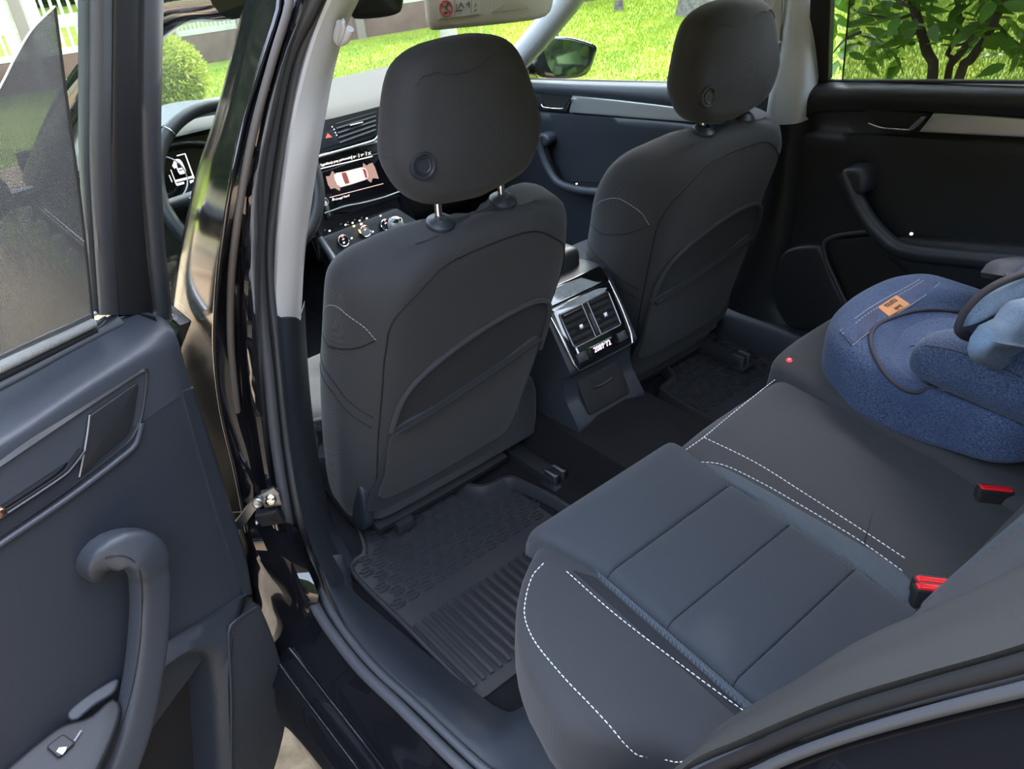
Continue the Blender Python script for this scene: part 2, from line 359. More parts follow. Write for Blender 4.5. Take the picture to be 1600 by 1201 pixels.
# ---- lower pillar flare and rocker
lo = []
for y, xs, X in ((800, (320, 378, 396, 425, 448), (-.858, -.872, -.85, -.828, -.802)), (860, (350, 392, 415, 445, 468), (-.865, -.878, -.86, -.838, -.812)), (930, (372, 405, 432, 465, 497), (-.885, -.888, -.87, -.85, -.822))):
    lo.append([at(x, y, ('X', c)) for x, c in zip(xs, X)])
def rocker_sec(y, dz=0):
    return [Vector(q) for q in ((-.955, y, .10+dz), (-.962, y, .20+dz), (-.952, y, .258+dz), (-.934, y, .283+dz), (-.925, y, .2835+dz), (-.915, y, .302+dz), (-.897, y, .3065+dz), (-.885, y, .325+dz), (-.862, y, .345+dz), (-.838, y, .372+dz))]
sillz = .384
base = rocker_sec(0)[-1].z
secs = [rocker_sec(y, sillz-base+.0) for y in (.40, .30, .2, .1, 0, -.1, -.2, -.3)]

shell('rocker_panel', [crv(s, 40) for s in secs], (.03, 0, -.02), PAINT, body, ang=60)
rl = [[p for p in r] for r in lo]
rs_ = rocker_sec(.42, sillz-base); e = [rs_[2], rs_[4], rs_[6], rs_[8], rs_[9]]; e2_ = [p+Vector((0, -.05, .002)) for p in e]
patch('pillar_foot', rl+[e, e2_], 20, 26, (.02, .03, -.01), PAINT, body)
for k in (4, 6): tube('step_glint_ridge', [rocker_sec(y, sillz-base)[k]+Vector((-.002, 0, .003)) for y in (.42, .3, .1, -.1, -.3)], .0035, PAINT, body, n=10)  # ridges added so the step edges catch bright reflection lines
# rear wheel-arch shut panel (glossy black, below the arch seal)
ar = crv(bead_mid+bead_arch, 30)
shell('arch_shut_panel', [[p+Vector((-.004, -.004, -.004)) for p in ar], [p+Vector((-.035, -.022, -.035)) for p in ar], [p+Vector((-.06, -.06, -.06)) for p in ar], [p+Vector((-.11, -.08, -.07)) for p in ar], [p+Vector((-.14, -.14, -.16)) for p in ar]], (.02, -.02, -.02), PAINT, body, ang=50)
ridge = [p+Vector((-.068, -.056, -.058)) for p in ar]
tube('drip_channel', ridge, .008, PAINT, body)
shell('quarter_panel', [crv([Vector((x, y, z)) for x, z in ((-.90, .22), (-.93, .45), (-.935, .70), (-.915, .88), (-.87, .97), (-.80, .985))], 18) for y in (-.66, -.9, -1.3, -1.8, -2.2)], (.02, 0, 0), PAINT, body)
# ---- door check strap with bolts
chk = thing('check_strap', 'grey steel door check strap with round bolt on the black pillar', 'door check')
cpl = ((-.85, .49, .62), (.5, .866, 0))
c0, c1, c2, c3 = px(cpl, (373, 818), (393, 792), (408, 779), (432, 765))
tube('strap', crv([c0+Vector((-.02, .02, -.01)), c0, c1, c2, c3], 20), .0085, STEEL, chk, prof=[(-1, -.35), (1, -.35), (1, .35), (-1, .35)], up=(-.5, -.866, 0))
nn = Vector((-.5, -.8, .3))
lathe('pivot_pin', [(.0, -.004), (.0095, -.004), (.0095, .004), (.007, .006), (.004, .005), (0, .005)], at(403, 780, cpl)+Vector((-.004, -.008, 0)), nn, STEEL, chk)
lathe('bolt', [(0, -.004), (.0105, -.004), (.0105, .002), (.008, .004), (.005, .0045), (.004, .003), (0, .003)], at(423, 778, cpl)+Vector((-.003, -.005, 0)), nn, CHROME, chk)
box('bracket', at(424, 783, cpl)+Vector((.006, .014, -.004)), (.034, .034, .014), STEEL, chk, ax=(Vector((.866, -.5, 0)), Vector((0, 0, 1)), Vector((-.5, -.866, 0))))
pad('strap_block', rc(px(cpl, (397, 806), (432, 797), (445, 818), (410, 824), (400, 815)), .004), (-.5, -.866, .2), .02, BLACK, chk, r=.004)
# ---- inner trims (pale upper, dark lower, sill)
L_ = ((531, -40, -.572), (512, 0, -.585), (486, 65, -.612), (463, 150, -.645), (446, 250, -.675), (435, 350, -.70), (430, 440, -.715), (430, 499, -.725))
R_ = ((575, -40, -.50), (560, 0, -.51), (541, 40, -.53), (521, 110, -.56), (505, 200, -.60), (490, 290, -.625), (477, 390, -.65), (469, 499, -.67))
rows = []
for l, r in zip(L_, R_):
    p, q = at(l[0], l[1], ('X', l[2])), at(r[0], r[1], ('X', r[2]))
    v = (CAM-p).normalized(); rows.append([p+Vector((.01, .03, 0)), p, p.lerp(q, .3)+v*.012, p.lerp(q, .62)+v*.014, p.lerp(q, .9)+v*.006, q, q+Vector((.0, .05, 0))])
tr = thing('trim_1', 'pale grey upper pillar cover beside the driver seat, with coat hook', 'pillar trim', kind='structure')
patch('pillar_cover', rows, 24, 40, (.012, .02, 0), LGREY, tr)
# coat hook
hpl = ('X', -.565)
hk = crv(px(hpl, (532, 36), (528, 50), (526, 60), (531, 66), (540, 62), (545, 52), (547, 45)), 20)
tube('coat_hook', hk, [.0062]*6+[.0058]*14, LGREY, tr, n=10)
pad('hook_plate', crv(px(('X', -.572), (536, 30), (530, 36), (522, 62), (526, 72), (534, 66), (540, 42)), 20, True), (-.6, -.8, 0), .012, LGREY, tr, r=.004)
L2 = ((431, 497, -.728), (440, 590, -.75), (452, 690, -.772), (466, 780, -.788), (486, 850, -.80), (515, 915, -.805))
R2 = ((468, 497, -.672), (473, 590, -.69), (484, 700, -.705), (500, 790, -.715), (516, 850, -.72), (546, 908, -.72))
rows = []
for l, r in zip(L2, R2):
    p, q = at(l[0], l[1], ('X', l[2])), at(r[0], r[1], ('X', r[2]))
    v = (CAM-p).normalized(); rows.append([p, p.lerp(q, .12)+v*.004, p.lerp(q, .2)+v*.002, p.lerp(q, .45)+v*.012, p.lerp(q, .75)+v*.012, q, q+Vector((.03, .04, 0))])
tr2 = thing('trim_2', 'charcoal lower pillar cover and sill scuff trim along the open doorway', 'sill trim', kind='structure')
patch('lower_pillar_cover', rows, 24, 40, (.012, .02, 0), PLAS, tr2)
# sill: outer edge just inside the seal, inner edge towards the mat
outer = pXZ((500, 880, 'Z', .41), (516, 925, 'Z', .397), (545, 978, 'Z', .392), (592, 1034, 'Z', .392), (655, 1092, 'Z', .392), (735, 1163, 'Z', .392), (775, 1200, 'Z', .392), (815, 1240, 'Z', .392), (870, 1295, 'Z', .392))
FZ = .312                                   # carpet level in the rear footwell
inn = [at(x, y, ('Z', z)) for x, y, z in ((536, 868, .40), (550, 918, .345), (592, 957, .325), (662, 1016, .325), (742, 1080, .325), (795, 1112, .335), (838, 1096, .43), (876, 1136, .49), (940, 1195, .53))]
rows = [[o+Vector((-.004, 0, -.012)), o, o.lerp(i, .35)+Vector((0, 0, .012)), o.lerp(i, .75)+Vector((0, 0, .008)), i, i+Vector((.006, 0, -.05))] for o, i in zip(outer, inn)]
xa, xb = outer[-1], inn[-1]
for dy in (-.08, -.16, -.24): rows.append([p+Vector((0, dy, -dy*.05)) for p in rows[8]])
patch('sill_cover', rows, 24, 80, (0, 0, -.02), PLAS, tr2)
# wheel-arch side pad between the seal and the bench (charcoal)
ai = pX((1075, 1192, -.715), (1130, 1132, -.702), (1172, 1104, -.69), (1330, 1008, -.675), (1450, 952, -.665), (1610, 876, -.655), (1760, 800, -.65))
ao = [p+Vector((.006, .008, .012)) for p in crv(bead_arch, 7)]
rows = [[o, o.lerp(i, .3)+Vector((-.002, .004, .005)), o.lerp(i, .7)+Vector((-.001, .003, .003)), i, i+Vector((.04, -.01, -.05))] for o, i in zip(ao, ai)]
t0 = [p+Vector((0, .10, -.30)) for p in rows[0]]; t0b = [p+Vector((0, .05, -.13)) for p in rows[0]]
arch = thing('trim_3', 'charcoal felt-grained wheel-arch trim beside the rear bench', 'arch trim', kind='structure')
ARCHM = mk('arch_trim_felt', (.030, .030, .029), .75, bump=(600, .5, .0008))
patch('arch_cover', [t0, t0b]+rows, 20, 50, (.02, -.03, -.01), ARCHM, arch)
# ---- floor, roof
flo = thing('floor', 'black carpeted car floor with raised centre tunnel', 'car floor', kind='structure')
fl = shell('carpet', [[Vector((x, y, z)) for x, z in ((-.79, FZ), (-.30, FZ), (-.17, FZ+.03), (-.13, FZ+.115), (-.05, FZ+.135), (.05, FZ+.135), (.13, FZ+.115), (.17, FZ+.03), (.30, FZ), (.80, FZ))] for y in (-.6, -.02, .3, .6, 1.0, 1.5, 2.0)], (0, 0, -.03), CARPET, flo)
roof = thing('ceiling', 'pale headliner and black roof panel over the cabin', 'car roof', kind='structure')
def rz(x): return 1.535-.03*(abs(x)/.6)**3
G = [[Vector((x, y, rz(x)-.055*max(0, (y-.45)/.6)**2-.06*max(0, (-y-.6)/.8)**2)) for x in (-.56, -.5, -.4, -.2, 0, .2, .4, .5, .56)] for y in (-1.5, -1.1, -.7, -.4, -.1, .2, .5, .8, 1.02)]
shell('headliner', G, (0, 0, .012), BEIGE, roof)
shell('roof_skin', [[p+Vector((p.x*.06, 0, .03)) for p in r] for r in G], (0, 0, .01), PAINT, roof)
# rear of the cabin: parcel-shelf panel closing the boot behind the bench
back = thing('wall_back', 'dark rear bulkhead and parcel shelf behind the rear bench', 'bulkhead', kind='structure')
shell('bulkhead', [[Vector((x, -.86, .3)), Vector((x, -.98, .95)), Vector((x, -1.3, .98))] for x in (-.66, 0, .68)], (0, -.01, -.01), DPLAS, back)
fw = thing('wall_front', 'dark bulkhead under the dashboard at the front of the cabin', 'bulkhead', kind='structure')
shell('firewall', [[Vector((x, 2.03, z)), Vector((x, 2.0, (z+.96)/2 if z > .5 else z+.25))] for x, z in ((-.80, .28), (0, .28), (.80, .28))] if False else [[Vector((x, y, z)) for y, z in ((1.80, .28), (1.98, .45), (2.05, .97))] for x in (-.80, -.3, .3, .80)], (0, .02, 0), CARPET, fw)
for sg in (-1, 1): shell('kick_panel', [[Vector((sg*.76, y, z)) for z in (.28, .6, .92)] for y in (1.45, 1.75, 2.05)], (sg*.01, 0, 0), DPLAS, fw)
# ================================================================ SEATS
from mathutils.bvhtree import BVHTree
def bvh(*obs):
    vs_, fs_ = [], []
    for o in obs:
        k = len(vs_); vs_ += [o.matrix_world @ v.co for v in o.data.vertices]; fs_ += [[k+i for i in p.vertices] for p in o.data.polygons]
    return BVHTree.FromPolygons(vs_, fs_)
def drop(tree, q, lift=.001, fall=None):      # pixel -> point on the built surface, lifted off it
    out = []
    for x, y in q:
        d = (_f + _r*((x-800)/FPX) - _u*((y-600.5)/FPX)).normalized()
        h = tree.ray_cast(CAM, d)
        if h[0] is not None: out.append(h[0]+(h[1] if h[1].dot(d) < 0 else -h[1])*lift)
        elif fall: out.append(at(x, y, fall))
    return out
def snap(tree, pts, lift=.001, n=None):
    out = []
    for p in pts:
        h = tree.find_nearest(p)
        if h[0] is None: out.append(p); continue
        nn = h[1]
        if n is not None and nn.dot(n) < 0: nn = -nn
        out.append(h[0]+nn*lift)
    return out
ST = Vector((0, -.328, 1)).normalized(); SN = Vector((0, 1, .328)).normalized(); SX = Vector((1, 0, 0))
SEAT_TAB = [  # s, half width back, half width bolster, back w, bolster w, front w
    (-.675, .170, .195, .02, .09, .15), (-.64, .186, .220, .004, .10, .17), (-.50, .194, .232, 0, .11, .19), (-.40, .200, .238, 0, .115, .20), (-.30, .206, .243, 0, .12, .205),
    (-.20, .212, .245, 0, .12, .205), (-.12, .215, .250, 0, .12, .20), (-.055, .214, .252, 0, .115, .185), (-.01, .206, .248, .001, .105, .165), (.022, .190, .228, .004, .095, .145),
    (.044, .168, .198, .010, .085, .125), (.060, .138, .158, .020, .075, .112), (.069, .10, .11, .034, .068, .098), (.072, .05, .055, .048, .065, .085)]
def front_seat(x0, dy, label, right):
    S = thing('bucket_seat', label, 'car seat', group='front seats')
    O = Vector((x0, .36+dy, .960 if right else .970))
    shf = .05 if right else -.05
    P = lambda x, s, w: O+SX*(x+shf*max(0, min(1, (-.12-s)/.48)))+ST*s+SN*w
    rings = []
    for s, hb, hw, w0, wb, wf in SEAT_TAB:
        mid = w0+(wf-w0)*.52
        q = [(0, w0), (hb*.55, w0), (hb*.88, w0+.004), (hb+.004, w0+.022), (hw-.002, wb*.62), (hw, wb), (hw*.985, wb+(wf-wb)*.55), (hw*.90, wf), (hw*.76, wf-.008), (hw*.55, mid+.012), (hw*.25, mid)]
        loop = [P(x, s, w) for x, w in q]+[P(0, s, mid)]+[P(-x, s, w) for x, w in reversed(q[1:])]
        rings.append(crv(loop, 64, True, 8))
    cols = [crv([r[j] for r in rings], 44) for j in range(64)]
    back = loft('backrest', [[c[i] for c in cols] for i in range(44)], FAB, S, ang=80)
    tr = bvh(back)
    # seat cushion with side bolsters
    cush = rc([Vector((x0+x, y, .555)) for x, y in ((-.25, .53+dy), (.25, .53+dy), (.26, 1.0+dy), (.2, 1.06+dy), (-.2, 1.06+dy), (-.26, 1.0+dy))], .05)
    pad('cushion', cush, (0, -.08, 1), .17, FAB, S, r=.05, crown=-.02)
    pad('cushion_base', rc([Vector((x0+x, y, .40)) for x, y in ((-.20, .64+dy), (.20, .64+dy), (.22, 1.0+dy), (-.22, 1.0+dy))], .03), (0, 0, 1), .07, DPLAS, S, r=.01)
    # hard back panel with map pocket
    def onb(q, w=-.003): return [P(x, s, w) for x, s in q]
    panel = crv(onb([(-.185, -.585), (.17, -.585), (.186, -.45), (.196, -.30), (.192, -.20), (.165, -.155), (.10, -.143), (-.02, -.16), (-.13, -.205), (-.172, -.255), (-.186, -.33), (-.190, -.45)]), 60, True)
    bp = pad('back_panel', panel, -SN, .008, FAB2, S, r=.004)
    tube('panel_rim', [p-SN*.002 for p in crv(onb([(.196, -.30), (.192, -.20), (.165, -.155), (.10, -.143), (-.02, -.16), (-.13, -.205), (-.172, -.255), (-.186, -.33)]), 40)], .005, FAB, S)
    pk = crv(onb([(-.178, -.33), (-.09, -.318), (.0, -.300), (.09, -.279), (.178, -.255), (.182, -.38), (.172, -.52), (.12, -.55), (-.165, -.55), (-.183, -.45)], -.006), 50, True)
    pad('map_pocket', pk, -SN, .010, FAB, S, r=.004, crown=.003)
    tube('pocket_hem', [p-SN*.004 for p in crv(onb([(-.178, -.333), (-.09, -.322), (.0, -.304), (.09, -.283), (.178, -.259)], -.006), 30)], .007, FAB2, S, prof=[(-.45, -1), (.45, -1), (.6, 0), (.45, 1), (-.45, 1), (-.6, 0)], up=-SN)
    # lower hem of the backrest cover
    tube('hem', crv(onb([(-.19, -.64), (-.1, -.645), (.1, -.645), (.18, -.64)], .004), 20), .020, DPLAS, S, prof=[(-.4, -1), (.4, -1), (.4, 1), (-.4, 1)], up=-SN)
    # seams pressed into the cover
    cen = [snap(tr, crv(onb(q), 50), .0006) for q in ([(-.224, -.10), (-.205, -.045), (-.17, -.01), (-.10, .035), (0, .042), (.10, .035), (.17, -.01), (.205, -.045), (.224, -.10)], [(-.224, -.10), (-.22, -.2), (-.215, -.35), (-.20, -.5), (-.18, -.60)], [(.224, -.10), (.22, -.2), (.215, -.35), (.20, -.5), (.18, -.60)])]
    for c in cen: tube('seam', c, .0013, BLACK, S, n=6)
    for sg in (-1, 1):
        if right: q = [(-.252, .10, -.115), (-.250, .06, -.06)]
        pts = [P(sg*x, s, w) for x, s, w in ((.222, -.10, .03), (.236, -.075, .05), (.25, -.065, .085), (.252, -.075, .12), (.246, -.11, .16), (.235, -.16, .19))]
        sp = snap(tr, crv(pts, 40), .0008); stitch('stitching', sp, THREAD2, S, Vector((sg*.8, -.5, .2)), L=.006, gap=.0015, w=.0009, h=.0007)
        pts = [P(sg*x, s, w) for x, s, w in ((.222, -.10, .03), (.24, -.135, .06), (.25, -.165, .10), (.248, -.19, .14), (.235, -.20, .19))]
        tube('bolster_seam', snap(tr, crv(pts, 40), .0006), .0012, BLACK, S, n=6)
        for k in (0, .03):
            pts = [P(sg*x, s-k, w) for x, s, w in ((.218, -.30, .02), (.232, -.285, .06), (.24, -.27, .10), (.235, -.265, .16), (.22, -.26, .2))]
            tube('bolster_seam', snap(tr, crv(pts, 30), .0006), .0012, BLACK, S, n=6)
        # recliner side cover and slide rail
        pad('side_cover', crv([P(sg*.214, s, w) for s, w in ((-.52, .04), (-.60, .0), (-.66, .02), (-.69, .10), (-.66, .22), (-.58, .20), (-.52, .12))], 30, True), SX*sg, .02, PLAS, S, r=.008)
        y0 = .44+dy
        y0 = .44+dy if sg > 0 else .56+dy
        box('slide_rail', (x0+sg*.175, y0+.3, FZ+.03), (.045, .66, .024), DPLAS, S)
        if sg < 0: continue
        box('rail_end', (x0+sg*.175+.013, y0-.02, FZ+.036), (.012, .04, .034), STEEL, S)
        box('rail_end', (x0+sg*.175-.013, y0-.02, FZ+.036), (.012, .04, .034), STEEL, S)
        box('rail_foot', (x0+sg*.175, y0-.025, FZ+.016), (.06, .05, .014), DPLAS, S)
    # headrest
    hy = .352+dy
    hq = [(.93*x, 1.375-(1.375-z)*(.835 if right else .885)) for x, z in ((-.105, 1.098), (-.02, 1.083), (.02, 1.083), (.105, 1.098), (.143, 1.130), (.166, 1.190), (.156, 1.250), (.133, 1.318), (.106, 1.354), (.062, 1.371), (0, 1.375), (-.062, 1.371), (-.106, 1.354), (-.133, 1.318), (-.156, 1.250), (-.166, 1.190), (-.143, 1.130))]
    dz = -.068 if right else -.024
    hloop = crv([Vector((x0+x, hy+.03*(z-1.08), z+dz)) for x, z in hq], 72, True)
    H = pad('headrest', hloop, Vector((0, -1, .03)), .105, FAB, S, r=.036, rb=.045, crown=.012, rings=6, inner=6, ang=80)
    ht = bvh(H)
    lathe('release_button', [(0, .002), (.011, .002), (.0125, .0035), (.0135, .001), (.0155, .001), (.018, .0045), (.021, .0045), (.0225, .001), (.0225, -.01)], snap(ht, [Vector((x0-.122, hy-.03, 1.205+dz))], 0)[0], Vector((-.12, -1, .05)), PLAS, H, n=32)
    seam = snap(ht, crv([Vector((x0+x, hy-.02, z+dz)) for x, z in ((-.13, 1.34), (-.09, 1.348), (-.05, 1.338), (-.01, 1.336), (.05, 1.35), (.11, 1.357), (.13, 1.335))], 40), .0006)
    tube('seam', seam, .0011, FAB, H, n=6)
    for sg in (-1, 1):
        bx_ = snap(tr, [P(sg*.0755, .2, .066)], 0)[0]
        lathe('post_guide', [(.0, .012), (.011, .012), (.013, .010), (.021, .007), (.025, .003), (.026, -.004), (.024, -.008)], bx_+Vector((0, 0, .002)), ST, PLAS, H, n=28)
        tube('post', [bx_+Vector((0, .004, -.01)), bx_+Vector((0, -.004, .10))], .0065, CHROME, H, n=14)
    return S, back
seatL, backL = front_seat(-.37, 0, 'charcoal driver seat with map pocket, beside the pale pillar trim', False)
seatR, backR = front_seat(.355, .01, 'charcoal front passenger seat beyond the centre console', True)
# adjustment lever on the driver seat's outer side
lv = crv(px(('X', -.615), (492, 662), (500, 668), (503, 690), (500, 720)), 14)
tube('recline_lever', lv, [.013]*4+[.010]*10, PLAS2, seatL, n=10)
pad('lever_knob', rc(px(('X', -.625), (487, 658), (503, 655), (507, 676), (495, 678)), .004), (-.8, -.6, .2), .02, LGREY if False else PLAS2, seatL, r=.005)
# ================================================================ REAR BENCH
BPp = Vector((0, .04, .655)); BPn = Vector((0, -.13, 1)).normalized()
BPL = (BPp, BPn)
def bz(y): return .655+.13*(y-.04)
def BV(x, y, h=0): return Vector((x, y, bz(y)))+BPn*h
bench = thing('rear_bench', 'charcoal fabric rear bench with white stitching and quilted outer seat', 'car seat')
lo_ = px((BPp-BPn*.045, BPn), (838, 868), (816, 912), (806, 962), (807, 1010), (817, 1052), (845, 1104), (893, 1165))
left = [p+BPn*.045 for p in lo_]
ol = left+[BV(-.66, -.34), BV(-.66, -.52), BV(.66, -.52), BV(.70, -.2), BV(.70, -.06), BV(.60, .0), BV(.22, .04), BV(.08, .052), BV(-.1, .054), BV(-.22, .045), BV(-.52, .012)]
outl = resamp(crv(ol[:8], 40)+ol[8:12]+crv(ol[11:], 40), 110, True)
cu = pad('cushion', outl, BPn, .25, FAB, bench, r=.042, rb=.14, rings=5, inner=3, ang=70)
# quilted insert, outer left seat: four channels; mirrored for the right seat
def channels(x0, x1):
    ys = [(.052, -.0975), (-.0985, -.2165), (-.2175, -.3335), (-.3345, -.48)]
    for k, (y0, y1) in enumerate(ys):
        e = .034 if k == 0 else 0
        gridpad('cushion_channel', BV(x0, y1, .020), BV(x1, y1, .020), BV(x1+e*.3, y0, .024 if k == 0 else .020), BV(x0-e, y0, .024 if k == 0 else .020), BPn, .075 if k == 0 else .05, INS, bench,
                r=(.016, .016, .0065, .034) if k == 0 else (.012, .012, .0035, .006 if k == 1 else .0035), crown=.005 if k == 0 else .002)
channels(-.545, -.243)
rs = crv([BV(x, y, .022) for x, y in ((.105, -.50), (.10, -.3), (.098, -.12), (.092, .02), (.105, .065), (.15, .085), (.25, .092), (.40, .090), (.55, .075), (.66, .03), (.69, -.06), (.69, -.3), (.68, -.5), (.4, -.51))], 90, True)
psc = pad('passenger_side_cushion', rs, BPn, .10, FAB, bench, r=.03, rings=5, inner=3, ang=70)
# knitted side strips of the insert and stitch lines
plb = (BPp+BPn*.002, BPn)
kn = px(plb, (1092, 722), (1130, 729), (1190, 760), (1250, 795), (1330, 840), (1400, 883), (1440, 930), (1432, 962), (1380, 925), (1300, 870), (1240, 828), (1170, 775), (1120, 745))
pad('knit_strip', crv(kn, 44, True), BPn, .012, KNIT, bench, r=.003, crown=.004)
kl = [BV(-.547, -.06, .002), BV(-.547, -.45, .002), BV(-.559, -.45, .002), BV(-.552, -.10, .002)]
pad('knit_strip', [k+BPn*.006 for k in kl], BPn, .012, KNIT, bench, r=.002)
pad('side_strip', rc([BV(-.573, -.05, .0022), BV(-.556, -.08, .0022), BV(-.560, -.45, .0022), BV(-.574, -.45, .0022)], .004), BPn, .01, FAB2, bench, r=.001)
pls = (BPp+BPn*.003, BPn)
def sline(q, n, **k):
    stitch('stitching', crv(px(pls, *q), n), THREAD, bench, BPn, **k)
pls = (BPp+BPn*.0062, BPn)
sline(((885, 892), (960, 958), (1060, 1035), (1165, 1112), (1250, 1170)), 60)
sline(((1100, 683), (1180, 722), (1260, 772), (1340, 823), (1416, 873)), 60)
sline(((1088, 721), (1130, 726), (1190, 754), (1260, 794), (1340, 842), (1412, 893)), 60)
ct = bvh(cu)
stitch('stitching', snap(ct, crv(drop(ct, ((850, 880), (834, 897), (824, 925), (820, 958), (827, 985), (845, 1015), (890, 1068), (945, 1125), (980, 1165), (1000, 1180), (1040, 1187), (1080, 1187)), .001, pls), 90), .001, BPn), THREAD, bench, BPn)
stitch('stitching', crv(drop(ct, ((1072, 703), (1100, 683), (1140, 650), (1180, 617), (1212, 592)), .001, pls), 40), THREAD, bench, BPn)
stitch('stitching', crv(px(pls, (1306, 622), (1360, 650), (1440, 692), (1535, 738)), 50), THREAD, bench, BPn)
# bench backrest
RB = Vector((0, -.442, .58)); RT = Vector((0, -.40, 1)).normalized(); RN = Vector((0, 1, .40)).normalized()
def RP(x, s, w=0): return RB+SX*x+RT*s+RN*w
bo = crv([RP(-.655, .02), RP(-.3, 0), RP(0, 0), RP(.3, 0), RP(.655, .02), RP(.66, .3), RP(.64, .56), RP(.5, .64), RP(0, .65), RP(-.5, .64), RP(-.64, .56), RP(-.66, .3)], 90, True)
pad('backrest', bo, RN, .12, FAB2, bench, r=.04, crown=-.01, rings=5, ang=70)
for sg in (-1, 1):
    pad('backrest_insert', crv([RP(sg*x, s, .018) for x, s in ((.24, .02), (.40, .02), (.55, .03), (.55, .3), (.52, .5), (.26, .5), (.22, .25))], 40, True), RN, .05, FAB, bench, r=.015, crown=.006)
    pad('backrest_knit', crv([RP(sg*x, s, .020) for x, s in ((.19, .04), (.242, .03), (.245, .25), (.25, .5), (.20, .5), (.165, .25))], 30, True), RN, .05, KNIT, bench, r=.01, crown=.004)
pad('centre_armrest', crv([RP(x, s, .012) for x, s in ((-.13, .02), (.13, .02), (.14, .3), (.13, .5), (-.13, .5), (-.14, .3))], 40, True), RN, .05, FAB2, bench, r=.02)
# belt buckles
def buckle(name, c, ax, label, n=2):
    B = thing('belt_buckle', label, 'belt buckle', group='seat belt buckles')
    ex, ey, ez = ax
    for k in range(n):
        o = c+ey*(-.021*k)+ex*(-.006*k)
        h = pad('housing', rc([o+ex*x+ey*y for x, y in ((-.030, -.011), (.030, -.011), (.030, .011), (-.030, .011))], .006), ez, .030, BLACK, B, r=.004)
        pad('release_button', rc([o+ex*x+ey*y+ez*.0035 for x, y in ((-.026, -.0085), (.026, -.0085), (.026, .0065), (-.026, .0065))], .003), ez, .012, RED, h, r=.003, crown=-.001)
        pad('latch_slot', rc([o+ex*x+ey*y+ez*.0022 for x, y in ((-.02, .0075), (.02, .0075), (.02, .0098), (-.02, .0098))], .001, 2), ez, .006, STEEL, h, r=0)
    return B
bpl = ((0, -.37, .635), BPn)
def baxes(q0, q1, pl):
    a, b = px(pl, q0, q1); ex = (b-a).normalized(); return a, b, ex
a, b, ex = baxes((1440, 886), (1490, 892), ((0, -.38, .650), BPn))
ez = Vector((-.25, .55, .8)); ez = (ez-ex*ez.dot(ex)).normalized(); ey = ez.cross(ex).normalized()
b1 = buckle('b', (a+b)/2+Vector((0, 0, -.024)), (ex, ey, ez), 'twin red-button belt buckles beside the knitted strip', 2)
c = at(1556, 763, ('Z', .618))
buckle('b', c, (ex, ey, ez), 'single red-button belt buckle beside the blue child seat', 1)
w = thing('seat_belt', 'black belt webbing stub by the twin red buckles', 'seat belt')
wp = crv([at(1462, 922, ('Z', .62)), at(1450, 945, ('Z', .60)), at(1438, 958, ('Z', .59)), at(1425, 968, ('Z', .57))], 14)
tube('webbing', wp, .022, DPLAS, w, prof=[(-1, -.06), (1, -.06), (1, .06), (-1, .06)], up=(.1, .4, .9))
tube('loop', crv([at(1425, 975, ('Z', .60)), at(1440, 955, ('Z', .62)), at(1465, 945, ('Z', .62)), at(1478, 955, ('Z', .605))], 16), .006, BLACK, w)
# ================================================================ FLOOR MATS
def mat_mesh(sx, label, grp):
    T = thing('floor_mat', label, 'floor mat', group=grp)
    z = FZ+.006
    out = [(-.70, .075), (-.245, .075), (-.245, .36), (-.262, .475), (-.275, .505), (-.325, .512), (-.352, .53), (-.385, .64), (-.60, .70), (-.64, .56), (-.70, .53)]
    loop = [Vector((sx*abs(x) if sx > 0 else x, y, z)) for x, y in out]
    sheet = pad('mat_sheet', rc(loop, .02), (0, 0, 1), .006, MAT, T, r=.002, inner=3)
    rim = crv([Vector((sx*abs(x) if sx > 0 else x, y, z+.006)) for x, y in ((-.245, .08), (-.246, .25), (-.246, .36), (-.262, .475), (-.277, .503), (-.30, .508), (-.325, .512), (-.35, .53), (-.37, .58), (-.385, .64))], 50)
    tube('raised_rim', rim, .012, MAT, T, n=10, prof=[(-1, -.6), (-.8, .5), (-.2, 1.6), (.4, 1.7), (.8, 1.4), (1, -.6)], up=(0, 0, 1))
    tube('raised_rim', crv([Vector((sx*abs(x) if sx > 0 else x, y, z+.002)) for x, y in ((-.699, .08), (-.70, .3), (-.70, .52), (-.645, .555), (-.60, .69))], 30), .006, MAT, T)
    rib0 = None; tb0 = None
    for k in range(22):
        x = -.685+.0205*k; x = x if sx < 0 else -x
        y0 = .105; y1 = .30
        if rib0 is None:
            rib0 = tube('rib', [Vector((0, y0, 0)), Vector((0, y0+.01, .003)), Vector((0, y1-.01, .003)), Vector((0, y1, 0))], .0055, MAT, T, prof=[(-1, -.4), (-.6, .5), (.6, .5), (1, -.4)], up=(0, 0, 1)); rib0.location = (x, 0, z+.002)
        else:
            instance(rib0, T, Matrix.Translation((x, 0, z+.002)))
    s = [(.011, .0075), (.006, .010), (-.006, .010), (-.011, .006), (-.006, .001), (.006, -.001), (.011, -.006), (.006, -.010), (-.006, -.010), (-.011, -.0075)]
    for i in range(13):
        for j in range(8):
            x = -.678+.0345*i+(.017 if j % 2 else 0); y = .372+.031*j
            if x > -.275 or (y > .49 and x > -.36) or (y > .54 and x < -.62): continue
            x = x if sx < 0 else -x
            if tb0 is None:
                tb0 = tube('tread_block', [Vector((a*1.1, b*1.05, 0)) for a, b in s], .0030, MAT, T, prof=[(-1, -.6), (-.7, .7), (.7, .7), (1, -.6)], up=(0, 0, 1)); tb0.location = (x, y, z+.0024)
            else: instance(tb0, T, Matrix.Translation((x, y, z+.0024)))
    return T
mat_mesh(-1, 'black rubber mat with ribs and S-shaped treads behind the driver seat', 'rear floor mats')
mat_mesh(1, 'black rubber mat in shadow behind the passenger seat', 'rear floor mats')
